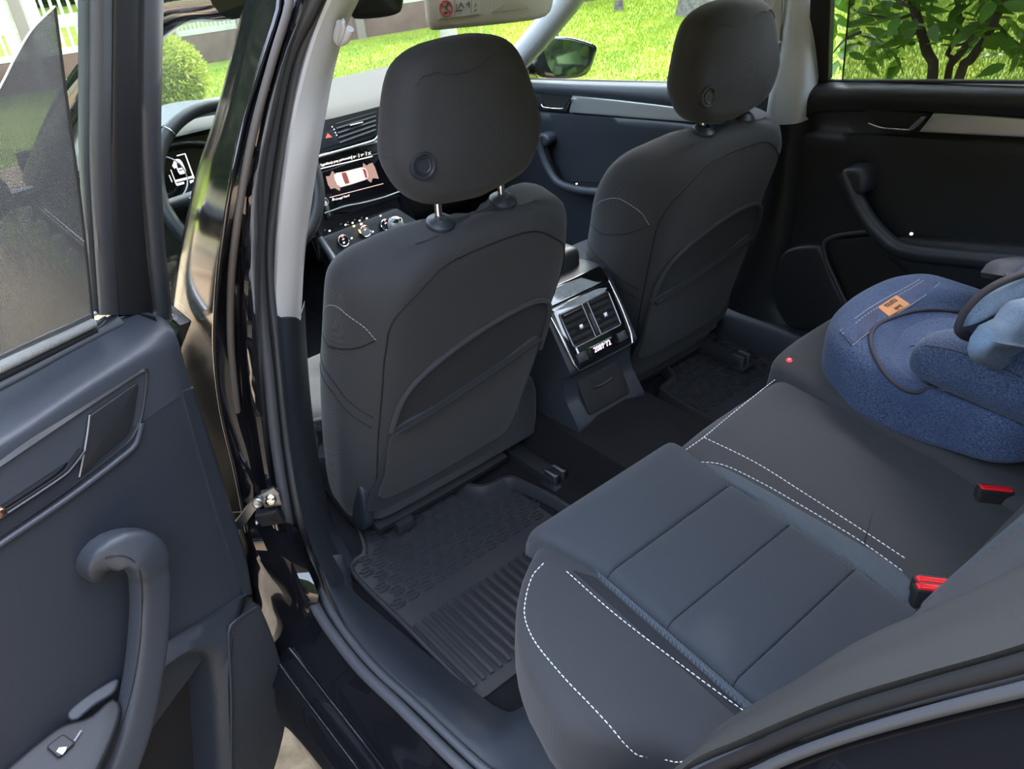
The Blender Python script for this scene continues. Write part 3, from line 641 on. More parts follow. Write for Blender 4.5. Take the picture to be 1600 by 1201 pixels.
# ================================================================ CENTRE CONSOLE
con = thing('centre_console', 'charcoal centre console with rear air vents and small lit display', 'console')
prof = [(.86, .70), (.60, .745), (.545, .745), (.522, .712), (.442, .586), (.446, .572), (.470, .562), (.462, .50), (.415, .435), (.43, .40), (.56, FZ+.0), (.9, FZ+.0)]
def csec(x, sc=1): return [Vector((x, y, z)) for y, z in prof]
G = []
for x, k in ((-.105, 0), (-.108, 1), (-.10, 2), (0, 3), (.10, 2), (.108, 1), (.105, 0)): pass
xs = [-.112, -.104, .104, .112]
rings = []
for x in xs:
    ins = .006 if abs(x) > .11 else 0
    cc = Vector((x, .6, .55)); rings.append([p.lerp(cc, ins*1.5) for p in rc(csec(x), .012, 3)])
    for p in rings[-1]:
        if p.z < .46: p.x *= 1+.25*(.46-p.z)/.14*.4
loft('console_body', rings, PLAS, con, ang=45)
VN = Vector((0, -.126, .08)).normalized(); VN = Vector((0, -.846, .537)).normalized()     # vent panel facing
vt = (Vector((0, .522, .712))-Vector((0, .442, .586))); vL = vt.length; vt.normalize(); vN = Vector((0, -vt.z, vt.y)); 
def VP(x, s, w=.0): return Vector((x, .442, .586))+vt*s+vN*w
pad('vent_panel', rc([VP(x, s, .004) for x, s in ((-.092, -.002), (.092, -.002), (.098, vL+.004), (-.098, vL+.004))], .008), vN, .008, PIANO, con, r=.003)
for sg in (-1, 1):
    tube('chrome_edge', crv([VP(sg*.101, vL+.012, -.002), VP(sg*.099, vL*.6, .004), VP(sg*.095, .02, .004), VP(sg*.088, -.004, .003)], 16), .0022, CHROME, con, n=8)
tube('chrome_edge', crv([VP(-.088, -.004, .003), VP(0, -.005, .003), VP(.088, -.004, .003)], 12), .0010, STEEL, con, n=6)
v0, v1 = .050, .132
pad('vent_recess', rc([VP(x, s, .0048) for x, s in ((-.075, v0), (.075, v0), (.078, v1), (-.078, v1))], .006), vN, .004, BLACK, con, r=.001)
tube('vent_frame', rc([VP(x, s, .0055) for x, s in ((-.077, v0-.002), (.077, v0-.002), (.080, v1+.002), (-.080, v1+.002))], .007), .0014, STEEL, con, n=6, closed=True)
for sg in (-1, 1):
    tube('vent_divider', [VP(sg*.009, v0, .007), VP(sg*.009, v1, .007)], .0014, STEEL, con, n=6)
    for k in range(5):
        s = v0+.010+.0155*k
        box('slat', VP(sg*.043, s, .0062), (.058, .010, .0022), DPLAS, con, ax=(SX, (vt*.8+vN*.6).normalized(), (vN*.8-vt*.6).normalized()), r=.0008)
    box('thumb_wheel', VP(sg*.040, v0+.036, .010), (.014, .012, .008), STEEL, con, ax=(SX, vt, vN), r=.002)
box('centre_slider', VP(0, v0+.03, .008), (.011, .05, .004), DPLAS, con, ax=(SX, vt, vN), r=.001)
for x in (-.068, .066):
    box('temperature_key', VP(x, .022, .005), (.030, .022, .004), DPLAS, con, ax=(SX, vt, vN), r=.001)
LED = mk('display_light', (.0, .0, .0), .4, emit=((1, .72, .88), 1.3))
box('display', VP(0, .022, .0048), (.075, .022, .002), PIANO, con, ax=(SX, vt, vN), r=.0005)
lab(text('display_digits', '2037 72', .017, VP(-.002, .0225, .0066), SX, vt, LED, con), 'pink-white glowing digits')
pad('top_cap', rc([Vector((x, y, z)) for x, y, z in ((-.102, .523, .7165), (.102, .523, .7165), (.095, .548, .752), (-.095, .548, .752))], .006), Vector((0, -.8, .6)), .01, PIANO, con, r=.003)
pad('armrest', rc([Vector((x, y, .790)) for x, y in ((-.085, .60), (.085, .60), (.085, .84), (-.085, .84))], .02), (0, 0, 1), .05, PLAS2, con, r=.018, crown=.004)
pad('storage_flap', rc([Vector((x, y, z)) for x, y, z in ((-.07, .4665, .535), (.07, .4665, .535), (.07, .425, .455), (-.07, .425, .455))], .008), Vector((0, -.9, .45)), .01, BLACK, con, r=.003)
tube('flap_pull', crv([Vector((-.03, .452, .505)), Vector((0, .450, .502)), Vector((.03, .452, .505))], 8), .004, DPLAS, con)
# ================================================================ CHILD SEAT
def denim(name, c1, c2, c3, sc=1.0):
    m = bpy.data.materials.new(name); m.use_nodes = True; nt = m.node_tree; b = nt.nodes['Principled BSDF']; b.inputs['Roughness'].default_value = .9; b.inputs['Specular IOR Level'].default_value = .15; b.inputs['Sheen Weight'].default_value = .1
    tc = nt.nodes.new('ShaderNodeTexCoord'); mp = nt.nodes.new('ShaderNodeMapping'); mp.inputs['Scale'].default_value = (260, 900, 260); mp.inputs['Rotation'].default_value = (0, 0, .25)
    n1 = nt.nodes.new('ShaderNodeTexNoise'); n1.inputs['Scale'].default_value = 1.0; n1.inputs['Detail'].default_value = 2
    mp2 = nt.nodes.new('ShaderNodeMapping'); mp2.inputs['Scale'].default_value = (900, 200, 500)
    n2 = nt.nodes.new('ShaderNodeTexNoise'); n2.inputs['Scale'].default_value = 1.0
    n3 = nt.nodes.new('ShaderNodeTexNoise'); n3.inputs['Scale'].default_value = 9*sc; n3.inputs['Detail'].default_value = 3
    ad = nt.nodes.new('ShaderNodeMath'); ad.operation = 'MULTIPLY_ADD'; ad.inputs[1].default_value = .5
    r1 = nt.nodes.new('ShaderNodeValToRGB'); r1.color_ramp.elements[0].position = .38; r1.color_ramp.elements[1].position = .64
    r1.color_ramp.elements[0].color = (*c1, 1); r1.color_ramp.elements[1].color = (*c2, 1)
    mx = nt.nodes.new('ShaderNodeMix'); mx.data_type = 'RGBA'; mx.inputs['B'].default_value = (*c3, 1)
    r2 = nt.nodes.new('ShaderNodeValToRGB'); r2.color_ramp.elements[0].position = .45; r2.color_ramp.elements[1].position = .8
    L = nt.links.new
    L(tc.outputs['Object'], mp.inputs[0]); L(tc.outputs['Object'], mp2.inputs[0]); L(mp.outputs[0], n1.inputs[0]); L(mp2.outputs[0], n2.inputs[0]); L(tc.outputs['Object'], n3.inputs[0])
    L(n2.outputs[0], ad.inputs[0]); h = nt.nodes.new('ShaderNodeMath'); h.operation = 'MULTIPLY'; h.inputs[1].default_value = .5
    L(n1.outputs[0], h.inputs[0]); L(h.outputs[0], ad.inputs[2]); L(ad.outputs[0], r1.inputs[0]); L(n3.outputs[0], r2.inputs[0]); L(r2.outputs[0], mx.inputs['Factor']); L(r1.outputs[0], mx.inputs['A']); L(mx.outputs['Result'], b.inputs['Base Color'])
    bp = nt.nodes.new('ShaderNodeBump'); bp.inputs['Strength'].default_value = .35; bp.inputs['Distance'].default_value = .0006; L(ad.outputs[0], bp.inputs['Height']); L(bp.outputs[0], b.inputs['Normal'])
    return m
DEN = denim('blue_denim', (.016, .026, .062), (.085, .120, .205), (.030, .047, .10))
DEN2 = denim('pale_denim', (.085, .14, .24), (.22, .31, .45), (.20, .29, .42))
DEN3 = denim('dark_denim', (.022, .027, .055), (.06, .072, .125), (.07, .085, .15))
DTHR = mk('denim_thread', (.32, .33, .38), .8)
PIPE = mk('navy_piping', (.030, .028, .042), .8)
ch = thing('child_seat', 'blue denim child booster seat with orange tag on the far rear seat', 'child seat')
cx_ = .335
top = [(.115, -.40, .765), (.103, -.30, .750), (.098, -.20, .745), (.106, -.11, .752), (.145, -.03, .768), (.21, .012, .775), (.29, .028, .777), (.38, .028, .777), (.46, .012, .775), (.525, -.03, .768), (.56, -.11, .752), (.565, -.20, .745), (.56, -.30, .750), (.55, -.42, .765), (.45, -.45, .77), (.22, -.45, .77)]
loop = crv([Vector(p) for p in top], 90, True)
def pan(p):
    if p.z < .70: return p
    dx, dy = (p.x-.325)/.20, (p.y+.24)/.165
    d = math.sqrt(dx*dx+dy*dy) if dy > 0 else abs(dx)
    k = max(0, min(1, (1.05-d)/.25)); k = k*k*(3-2*k)
    return p-Vector((0, 0, .030*k))
csb = pad('base', loop, (0, -.03, 1), .115, DEN, ch, r=.042, rb=.02, rings=7, inner=16, disp=pan, ang=80)
cst = bvh(csb)
hp = drop(bvh(csb), ((1502, 489), (1458, 484), (1422, 487), (1385, 500), (1365, 514), (1360, 533), (1367, 558), (1385, 586), (1409, 606), (1433, 613), (1460, 606)), .002)
tube('piping', crv(hp, 60), .0042, PIPE, ch)
pl_ = [at(x, y, ('Z', .738)) for x, y in ((1500, 497), (1455, 490), (1420, 493), (1388, 507), (1372, 522), (1368, 540), (1376, 562), (1393, 584), (1414, 598), (1440, 602), (1475, 590), (1540, 560), (1560, 520))]
pad('seat_pad', crv(pl_, 50, True), (0, 0, 1), .03, DEN, ch, r=.014, crown=.006, rings=4)
# near armrest bolster: a loft rising towards the backrest
def bolster(name, path, m, par, n=28):
    rings = []
    for (x, y, z, a, h) in path:
        rings.append([Vector((x+a*math.copysign(abs(math.cos(t))**.8, math.cos(t)), y, z+h*math.copysign(abs(math.sin(t))**.8, math.sin(t)))) for t in [2*math.pi*k/n for k in range(n)]])
    cols = [crv([r[j] for r in rings], 26) for j in range(n)]
    return loft(name, [[c[i] for c in cols] for i in range(26)], m, par, ang=80)
bo1 = bolster('armrest', [(.150, -.192, .785, .006, .006), (.150, -.197, .785, .03, .024), (.150, -.212, .788, .044, .038), (.148, -.25, .795, .051, .050), (.143, -.31, .805, .055, .062), (.136, -.38, .815, .058, .072), (.13, -.46, .82, .058, .078)], DEN, ch)
bo2 = bolster('armrest', [(.515, -.192, .785, .006, .006), (.515, -.197, .785, .03, .024), (.515, -.212, .788, .044, .038), (.517, -.25, .795, .051, .050), (.522, -.31, .805, .055, .062), (.528, -.38, .815, .058, .072), (.535, -.46, .82, .058, .078)], DEN, ch)
bt = bvh(bo1, csb)
sm = drop(bt, ((1420, 541), (1445, 540), (1480, 545), (1520, 556), (1560, 572), (1598, 590)), .0006)
if len(sm) > 2: tube('armrest_seam', crv(sm, 30), .0011, PIPE, ch, n=6)
for q in (((1415, 672), (1440, 640), (1458, 618)), ((1462, 636), (1490, 668), (1512, 690)), ((1470, 628), (1490, 640), (1512, 648))):
    s_ = drop(bt, q, -.0002)
    if len(s_) > 1: tube('crease', crv(s_, 14), .0008, DEN3, ch, n=6)
# backrest, wings
def egg(name, c, ax, rad, m, par, p=.85, n=28, k=14):
    ex, ey, ez = ax; rings = []
    for i in range(k+1):
        a = -math.pi/2+math.pi*i/k; ca, sa = max(math.cos(a), .001)**p, math.copysign(abs(math.sin(a))**p, math.sin(a))
        rings.append([c+ez*(rad[2]*sa)+ex*(rad[0]*ca*math.copysign(abs(math.cos(t))**p, math.cos(t)))+ey*(rad[1]*ca*math.copysign(abs(math.sin(t))**p, math.sin(t))) for t in [2*math.pi*j/n for j in range(n)]])
    return loft(name, rings, m, par, ang=80)
wpl = lambda z: ('Z', z)
def wing(name, q, y, depth, m, r, crown=.012):
    P = crv([at(a, b, ('Y', y)) for a, b in q], 44, True)
    return pad(name, P, Vector((-.25, .9, .35)) if False else Vector((-.5, -.75, .4)), depth, m, ch, r=r, rb=r*.7, crown=crown, rings=5, ang=80)
wing('side_wing', ((1503, 512), (1515, 490), (1540, 466), (1575, 447), (1630, 428), (1650, 470), (1600, 486), (1565, 500), (1545, 512), (1530, 526), (1515, 522)), -.315, .035, DEN2, .018)
tube('wing_piping', crv([at(a, b, ('Y', -.312)) for a, b in ((1522, 530), (1505, 524), (1497, 513), (1507, 487), (1534, 459), (1571, 438), (1630, 418))], 40), .0062, PIPE, ch)
wing('hip_pad', ((1537, 552), (1542, 530), (1556, 510), (1580, 498), (1606, 470), (1660, 480), (1660, 600), (1610, 592), (1570, 580), (1545, 568)), -.365, .05, DEN2, .024)
P = lambda x, s, w: Vector((x, -.44-.32*s-.95*0+.0, .80))+Vector((0, 0, s*.95))+Vector((0, w, .3*w))
bk = crv([P(x, s, 0) for x, s in ((.15, 0), (.52, 0), (.545, .12), (.56, .3), (.52, .44), (.335, .48), (.15, .44), (.11, .3), (.125, .12))], 50, True)
pad('backrest', bk, (0, .95, .3), .07, DEN3, ch, r=.025, crown=-.01)
for sg in (-1, 1):
    c = Vector((.335+sg*.20, -.50, 1.17))
    egg('head_wing', c, (Vector((sg*.3, .95, 0)), Vector((.95, -sg*.3, 0)), Vector((0, 0, 1))), (.085, .03, .10), DEN2, ch)
# dark strap bracket behind the wing
pad('belt_guide', crv([at(a, b, ('Y', -.20)) for a, b in ((1560, 438), (1562, 424), (1575, 412), (1600, 406), (1640, 405), (1640, 430), (1600, 430))], 30, True), Vector((-.5, -.8, .3)), .05, mk('grey_felt', (.05, .048, .055), .9), ch, r=.02)
# waistband, belt loops, leather tag
wb_ = [drop(cst, ((x0, y0), (x1, y1), (x2, y2), (x3, y3), (x4, y4)), .0016) for x0, y0, x1, y1, x2, y2, x3, y3, x4, y4 in
       ((1312, 519, 1352, 487, 1392, 463, 1425, 445, 1437, 438), (1332, 541, 1365, 515, 1405, 488, 1440, 466, 1468, 443))]
if all(len(w) > 3 for w in wb_):
    band = patch('waistband', [crv(wb_[0], 8), [a.lerp(b, .5)+Vector((0, 0, .0015)) for a, b in zip(crv(wb_[0], 8), crv(wb_[1], 8))], crv(wb_[1], 8)], 24, 6, (0, 0, -.004), DEN3, ch)
    for w in wb_: stitch('waistband_stitching', [p+Vector((0, 0, .0012)) for p in crv(w, 30)], DTHR, ch, (0, 0, 1), L=.007, gap=.0012, w=.0009)
    w = [a.lerp(b, .22)+Vector((0, 0, .002)) for a, b in zip(crv(wb_[0], 30), crv(wb_[1], 30))]
    stitch('waistband_stitching', w, DTHR, ch, (0, 0, 1), L=.006, gap=.004, w=.0010)
TAGM = mk('orange_leather', (.46, .19, .075), .7, bump=(300, .4, .0008))
tq = drop(cst, ((1371, 482), (1400, 463), (1420, 476), (1387, 496)), .004)
if len(tq) == 4:
    n_ = newell(tq); n_ = n_ if n_.z > 0 else -n_
    tg = pad('leather_tag', rc(tq, .003), n_, .003, TAGM, ch, r=.001, inner=2)
    ex = (tq[0]-tq[1]).normalized(); ey = (tq[0]-tq[3]); ey = n_.cross(ex).normalized()
    cen = sum(tq, Vector())/4+n_*.0008
    up_ = (tq[3]-tq[0]).normalized()
    INK = mk('brown_ink', (.05, .02, .01), .8)
    text('tag_print', 'nania', .020, cen-up_*.0065, ex, ey, INK, tg)
    text('tag_print', 'look', .013, cen+up_*.0105+ex*-.004, ex, ey, INK, tg)
lb = drop(cst, ((1271, 545), (1285, 522), (1293, 530), (1277, 558)), .002)
if len(lb) == 4: pad('side_label', lb, (-.7, .1, .5), .002, DEN2, ch, r=.0008, inner=1)
rd = drop(bvh(psc), ((1233, 563),), .001, ('Z', .68))[0]
light = tag(lathe('indicator_light', [(0, .004), (.004, .003), (.0055, 0), (.0055, -.004)], rd, (0, 0, 1), mk('red_lamp', (.6, .01, .02), .3, emit=((1, .03, .05), 1.5)), None, n=14), 'tiny glowing red dot on the rear cushion edge', 'indicator light')
# ================================================================ OPEN REAR DOOR (left)
DO = Vector((-.91, .45, 1.0)); DD = Vector((-.94, -.342, 0)).normalized(); DN = Vector((.342, -.94, 0)).normalized(); UZ = Vector((0, 0, 1))
def dpl(b): return (DO+DN*b, DN)
def dq(b, *q): return [at(x, y, dpl(b)) for x, y in q]
door = thing('passenger_door', 'open rear car door with charcoal inner panel, grab handle and shaded window', 'car door')
def row(q): return [at(x, y, dpl(b)) for x, y, b in q]
# upper pad
rows = [row(((-300, 742, -.085), (0, 598, -.085), (100, 545, -.085), (165, 511, -.085), (200, 496, -.085), (232, 489, -.080), (250, 494, -.072), (262, 502, -.06))),
        row(((-300, 790, -.060), (0, 630, -.060), (100, 572, -.060), (165, 533, -.060), (205, 512, -.058), (238, 501, -.052), (255, 503, -.044), (267, 510, -.034))),
        row(((-300, 838, -.025), (0, 664, -.025), (100, 601, -.025), (165, 560, -.025), (205, 537, -.024), (240, 521, -.020), (260, 516, -.016), (272, 518, -.012))),
        row(((-300, 868, -.004), (0, 690, -.004), (100, 624, -.004), (170, 580, -.004), (210, 557, -.004), (245, 540, -.003), (266, 535, -.004), (279, 534, -.010))),
        row(((-300, 890, 0), (0, 708, 0), (100, 643, 0), (172, 598, 0), (214, 574, 0), (252, 561, 0), (272, 562, -.001), (288, 566, -.010))),
        row(((-300, 930, .0), (0, 735, .0), (100, 670, 0), (174, 628, 0), (216, 608, 0), (258, 600, 0), (282, 600, -.002), (299, 602, -.012))),
        row(((-300, 985, .0), (0, 790, 0), (100, 725, 0), (175, 685, 0), (220, 660, 0), (262, 632, 0), (285, 616, -.002), (303, 608, -.012)))]
patch('upper_pad', rows, 40, 40, -DN*.012, PLAS2, door, ang=60)
# lower panel
rows = [row(((-300, 945, -.004), (0, 750, -.004), (110, 690, -.004), (200, 664, -.002), (222, 655, -.001), (262, 631, -.001), (287, 614, -.002))),
        row(((-300, 1010, .0), (0, 830, .0), (110, 765, .0), (200, 700, .0), (240, 690, .0), (280, 690, .0), (312, 688, -.002))),
        row(((-300, 1110, .0), (0, 930, .0), (110, 850, .0), (200, 800, .0), (260, 790, .0), (310, 790, .0), (345, 790, -.002))),
        row(((-300, 1200, .0), (0, 1040, .0), (110, 950, .0), (200, 900, .0), (280, 880, .0), (340, 878, .0), (372, 876, -.002))),
        row(((-300, 1330, .0), (0, 1190, .0), (110, 1090, .0), (200, 1040, .0), (280, 990, .0), (350, 952, .0), (386, 928, -.002))),
        row(((-300, 1420, -.01), (0, 1300, -.01), (110, 1220, -.01), (200, 1180, -.01), (280, 1080, -.01), (340, 1000, -.01), (386, 950, -.01)))]
patch('lower_panel', rows, 40, 40, -DN*.012, PLAS, door, ang=60)
bd = [row(((284, 612, .003), (302, 604, -.008))), row(((305, 690, .003), (328, 685, -.008))), row(((334, 790, .003), (358, 782, -.008))), row(((362, 877, .003), (384, 868, -.008))), row(((380, 930, .004), (394, 926, -.006)))]
patch('edge_band', [[r[0]-DN*.006, r[0], r[0].lerp(r[1], .5)+DN*.002, r[1], r[1]-DN*.05-DD*.006] for r in bd], 12, 24, -DN*.006, PLAS, door, ang=60)
# release-handle recess
rim = [(-200, 858), (-60, 766), (0, 727), (120, 646), (221, 580), (229, 583), (226, 615), (219, 655), (206, 682), (196, 693), (110, 760), (0, 836), (-60, 876), (-200, 965)]
lo2 = crv(dq(.002, *rim[:5]), 40)[:-1]+crv(dq(.002, *rim[4:9]), 14)[:-1]+crv(dq(.002, *rim[8:]), 30)
N_ = len(lo2); cc = sum(lo2, Vector())/N_
inn_ = [p-DN*.022+(cc-p)*.03 for p in lo2]; edge = [p+(cc-p)*.012+DN*.001 for p in lo2]
def toward(p, q, k): return p+(q-p).normalized()*k
out_ = [p+(p-cc).normalized()*.008-DN*.003 for p in lo2]
loft('recess_bezel', [out_, [p+DN*.003 for p in lo2], edge, inn_], DPLAS, door, caps=False, ang=50)
meshob('recess_floor', inn_+[p-DN*.004 for p in inn_], [tuple(range(N_)), tuple(range(2*N_-1, N_-1, -1))], DPLAS, door)
pad('inlay_panel', rc(dq(.004, (140, 650), (214, 598), (217, 604), (207, 666), (196, 683), (125, 744), (131, 700)), .004), DN, .016, DPLAS, door, r=.0015, inner=1)
tube('inlay_edge', crv(dq(.0055, (140, 648), (137, 675), (132, 705), (124, 745)), 20), .0012, SATIN, door, n=6)
pad('recess_scoop', crv(dq(-.012, (92, 665), (112, 655), (104, 700), (96, 725), (84, 745), (70, 752), (80, 715)), 30, True), DN, .012, PLAS, door, r=.006)
hl = crv(dq(.004, (-60, 848), (-20, 820), (0, 807), (60, 768), (98, 742), (112, 728), (130, 704)), 40)
rel = tube('release_handle', [p-DN*.004 for p in hl], .010, PIANO, door, prof=[(-.5, -1), (.5, -1), (.6, 0), (.4, .6), (-.4, .6), (-.6, 0)], up=DN)
tube('chrome_edge', [p+DN*.004 for p in hl], .0016, CHROME, rel, n=6)
lab(lathe('lock_button', [(0, .004), (.006, .003), (.008, 0), (.008, -.01)], dq(.008, (2, 801))[0], DN, mk('copper_cap', (.6, .35, .25), .25, metal=1), door, n=16), 'copper-coloured round cap')
tube('recess_lip', crv(dq(.002, (-200, 990), (-60, 892), (0, 850), (110, 775), (200, 706), (214, 688), (221, 660)), 40), .0050, PLAS2, door)
# grab handle
bar = crv(row(((150, 880, -.005), (156, 872, .024), (176, 861, .044), (202, 855, .052), (222, 864, .054), (232, 888, .050), (235, 930, .045), (232, 990, .042), (223, 1060, .042), (208, 1130, .042), (188, 1190, .042), (160, 1250, .04), (120, 1320, .03))), 70)
sq = [(math.copysign(abs(math.cos(t))**.45, math.cos(t)), .8*math.copysign(abs(math.sin(t))**.45, math.sin(t))) for t in [2*math.pi*k/32 for k in range(32)]]
H_ = tube('grab_handle', bar, [.024]+[.027]*10+[.029]*6+[.0265]*49+[.026, .025, .024, .02], PLAS2, door, prof=sq, up=DN+UZ*.15, ang=80)
hb_ = bvh(H_)
sm = drop(hb_, ((164, 872), (186, 868), (206, 874), (219, 895), (222, 950), (218, 1010), (208, 1070), (193, 1125), (173, 1180), (150, 1226)), .0004)
tube('handle_seam', crv(sm, 50), .0011, BLACK, H_, n=6)
# lower pocket frame, cavity and speaker grille
op = crv(dq(.016, (238, 1062), (262, 1040), (290, 1024), (318, 1017), (334, 1028), (341, 1060), (345, 1130), (345, 1260), (290, 1330), (200, 1330), (205, 1200), (225, 1110)), 60, True)
co = sum(op, Vector())/60
ou = crv(dq(.008, (215, 1060), (262, 1008), (310, 978), (350, 953), (388, 928), (372, 958), (362, 1000), (364, 1100), (364, 1270), (300, 1380), (180, 1380), (180, 1220)), 60, True)
md = [a.lerp(b, .35)+DN*.010 for a, b in zip(op, ou)]
loft('pocket_frame', [[p-DN*.01 for p in ou], ou, md, op, [p+(co-p)*.05-DN*.02 for p in op], [p+(co-p)*.10-DN*.07 for p in op]], PLAS, door, caps=False, ang=60)
cav = [p+(co-p)*.10-DN*.07 for p in op]
meshob('pocket_floor', cav+[p-DN*.004 for p in cav], [tuple(range(60)), tuple(range(119, 59, -1))], BLACK, door)
GRL = weave(mk('speaker_grille', (.028, .032, .040), .55), 240, 240, 1.0, .002, .78)
gr = crv(dq(.020, (357, 990), (362, 976), (380, 962), (404, 944), (413, 958), (428, 995), (442, 1040), (450, 1090), (447, 1135), (432, 1195), (405, 1270), (360, 1310), (360, 1200), (361, 1100)), 70, True)
pad('speaker_grille', gr, DN, .05, GRL, door, r=.006, crown=.006, rings=3)
tube('grille_edge', crv(dq(.021, (400, 948), (372, 966), (358, 980), (357, 1000), (361, 1100), (360, 1250)), 30), .003, PLAS, door)
# switch plate in the armrest
sn = (DN*.55+UZ*.83).normalized(); spt = at(100, 1165, dpl(.03))
def sw(*q): return [at(x, y, (spt, sn)) for x, y in q]
pad('switch_plate', crv(sw((-80, 1290), (10, 1200), (70, 1150), (100, 1130), (140, 1118), (175, 1090), (190, 1110), (165, 1180), (120, 1260), (60, 1320)), 50, True), sn, .03, DPLAS, door, r=.006)
pad('armrest_tray', crv(sw((105, 1112), (140, 1082), (184, 1058), (180, 1080), (150, 1100), (118, 1125)), 24, True), sn, .02, PLAS, door, r=.004)
p0, p1, p2, p3 = sw((72, 1168), (98, 1148), (118, 1162), (92, 1186))
s_ = pad('window_switch', rc([p+sn*.008 for p in (p0, p1, p2, p3)], .004), sn, .01, DPLAS, door, r=.002)
ic = [p+sn*.0088 for p in sw((88, 1176), (92, 1170), (104, 1169), (102, 1175), (97, 1181))]
pad('window_symbol', ic, sn, .0008, mk('white_symbol', (.9, .92, .95), .5, emit=((1, 1, 1), .4)), s_, r=0, inner=1)
tube('tray_highlight', [p+sn*.004 for p in sw((116, 1159), (127, 1142))], .0016, SATIN, door, n=6)
# window frame, glass, sun-screen  (upper part leans inwards)
kT = .38; ub = -.088
def upl(b): return (DO+DN*(ub+b)+UZ*.03, (DN-UZ*kT).normalized())
def uq(b, *q): return [at(x, y, upl(b)) for x, y in q]
def vstrip(name, cols, m, off=.02):
    patch(name, [uq(0, (0, 0))[:0]+[at(x, y, upl(b)) for x, b in cs] for y, cs in cols], 14, 30, -DN*off, m, door, ang=60)
vstrip('glass_channel', ((-60, ((138, -.012), (146, .006), (160, .012), (174, .004), (180, -.01))), (100, ((138, -.012), (147, .006), (160, .012), (173, .004), (178, -.01))), (250, ((138, -.012), (144, .006), (158, .012), (172, .004), (177, -.01))),
                         (380, ((146, -.012), (150, .006), (164, .012), (177, .004), (182, -.01))), (492, ((154, -.012), (158, .006), (172, .012), (184, .004), (190, -.01)))), RUBBER)
vstrip('pillar_cover', ((-60, ((174, -.004), (180, .003), (200, .004), (214, .002), (218, -.006))), (100, ((172, -.004), (178, .003), (198, .004), (213, .002), (217, -.006))), (250, ((172, -.004), (178, .003), (200, .004), (216, .002), (219, -.006))),
                        (380, ((176, -.004), (182, .003), (206, .004), (224, .002), (228, -.006))), (492, ((183, -.004), (190, .003), (215, .004), (234, .002), (240, -.006)))), DPLAS)
vstrip('frame_seal', ((-60, ((214, -.02), (224, -.004), (236, .0), (250, -.006), (257, -.03))), (100, ((213, -.02), (222, -.004), (234, .0), (248, -.006), (254, -.03))), (250, ((214, -.02), (224, -.004), (236, .0), (247, -.006), (252, -.03))),
                      (380, ((224, -.02), (234, -.004), (244, .0), (254, -.006), (258, -.03))), (500, ((236, -.02), (246, -.004), (256, .0), (265, -.006), (270, -.03)))), RUBBER)
gl = uq(-.01, (-400, 770), (165, 500), (150, 300), (146, -80), (-400, -80))
pad('window_glass', gl, -DN, .004, GLASS, door, r=0, inner=1)
SCR = meshscreen('sunshade_mesh', (.10, .105, .11), (.10, .62), 210, ('X', 'Z'))
SCRE = mk('screen_hem', (.02, .02, .022), .7)
sc_ = uq(.004, (-300, 700), (0, 563), (145, 497), (128, 330), (104, 150), (86, 12), (50, 48), (22, 95), (0, 138), (-120, 330))
shd = pad('sun_screen', sc_, DN, .001, SCR, door, r=0, inner=1)
tube('screen_hem', crv(uq(.005, (147, 510), (128, 330), (104, 150), (86, 10)), 30), .0016, SCRE, shd, n=6)
tube('screen_edge', crv(uq(.005, (86, 10), (50, 46), (22, 93), (0, 136), (-80, 280)), 30), .0012, LGREY, shd, n=6)
# belt mouldings
def bstrip(name, y0, y1, b0, m, w, x1=143):
    P = [at(-300, y0+145, upl(b0)), at(0, y0, upl(b0)), at(x1, y1, upl(b0))]
    tube(name, crv(P, 30), w, m, door, n=10)
RIB = weave(mk('ribbed_reflection', (.34, .35, .34), .45, metal=.3), 260, 260, 1., .001)
bstrip('belt_trim', 557, 489, .0, SATIN, .0030, 150)
bstrip('belt_reflection', 573, 503, .004, RIB, .0085, 146)  # ribbed silver stands in for the sun-screen mesh reflected at the belt
bstrip('belt_groove', 589, 515, .006, BLACK, .005, 150)
P = crv([at(x, y, dpl(-.083)) for x, y in ((-300, 742), (0, 596), (100, 543), (160, 512), (186, 500))], 40)
tube('belt_rubber', P, .007, RUBBER, door, prof=[(-1.6, -.6), (1.6, -.6), (1.6, .5), (1.2, .9), (-1.2, .9), (-1.6, .5)], up=DN+UZ)
tube('slot_edge', crv([at(x, y, dpl(-.08)) for x, y in ((143, 512), (158, 500), (166, 497), (160, 506), (146, 516))], 20), .003, RUBBER, door)
# outer skin of the door, and its front shut edge
sk = [[DO+DD*a-DN*b+UZ*(z-1.0) for a, b in ((-.01, .05), (-.005, .11), (.05, .135), (.4, .15), (.9, .14), (.95, .06))] for z in (.22, .45, .75, .95, 1.03)]
shell('outer_skin', [crv(r, 20) for r in sk], DN*.004, PAINT, door)
# ================================================================ DASHBOARD AND DRIVER AREA
dash = thing('dashboard', 'dark dashboard with pale-lit top, centre screen, vents and climate panel', 'dashboard')
# main body: section in YZ swept across X
def dsec(x):
    bulge = .03*math.exp(-((x+.42)/.2)**2)
    return [Vector((x, y, z)) for y, z in ((2.02, .985), (1.85, 1.0+bulge*.3), (1.68, 1.005+bulge), (1.585, .992+bulge), (1.555, .975+bulge*.6), (1.56, .90), (1.575, .80), (1.60, .68), (1.70, .52), (1.95, .42))]
shell('dash_body', [crv(dsec(x), 40) for x in (-.74, -.6, -.5, -.42, -.34, -.2, 0, .2, .45, .72)], (0, .03, -.02), mk('dash_soft_top', (.042, .041, .039), .75, spec=.2, bump=(500, .4, .0006)), dash, ang=50)
CN = Vector((0, -.985, .17)).normalized(); CU = Vector((0, .17, .985)).normalized()
cp = Vector((0, 1.545, .83))
def cq(w, *q): return [at(x, y, (cp+CN*w, CN)) for x, y in q]
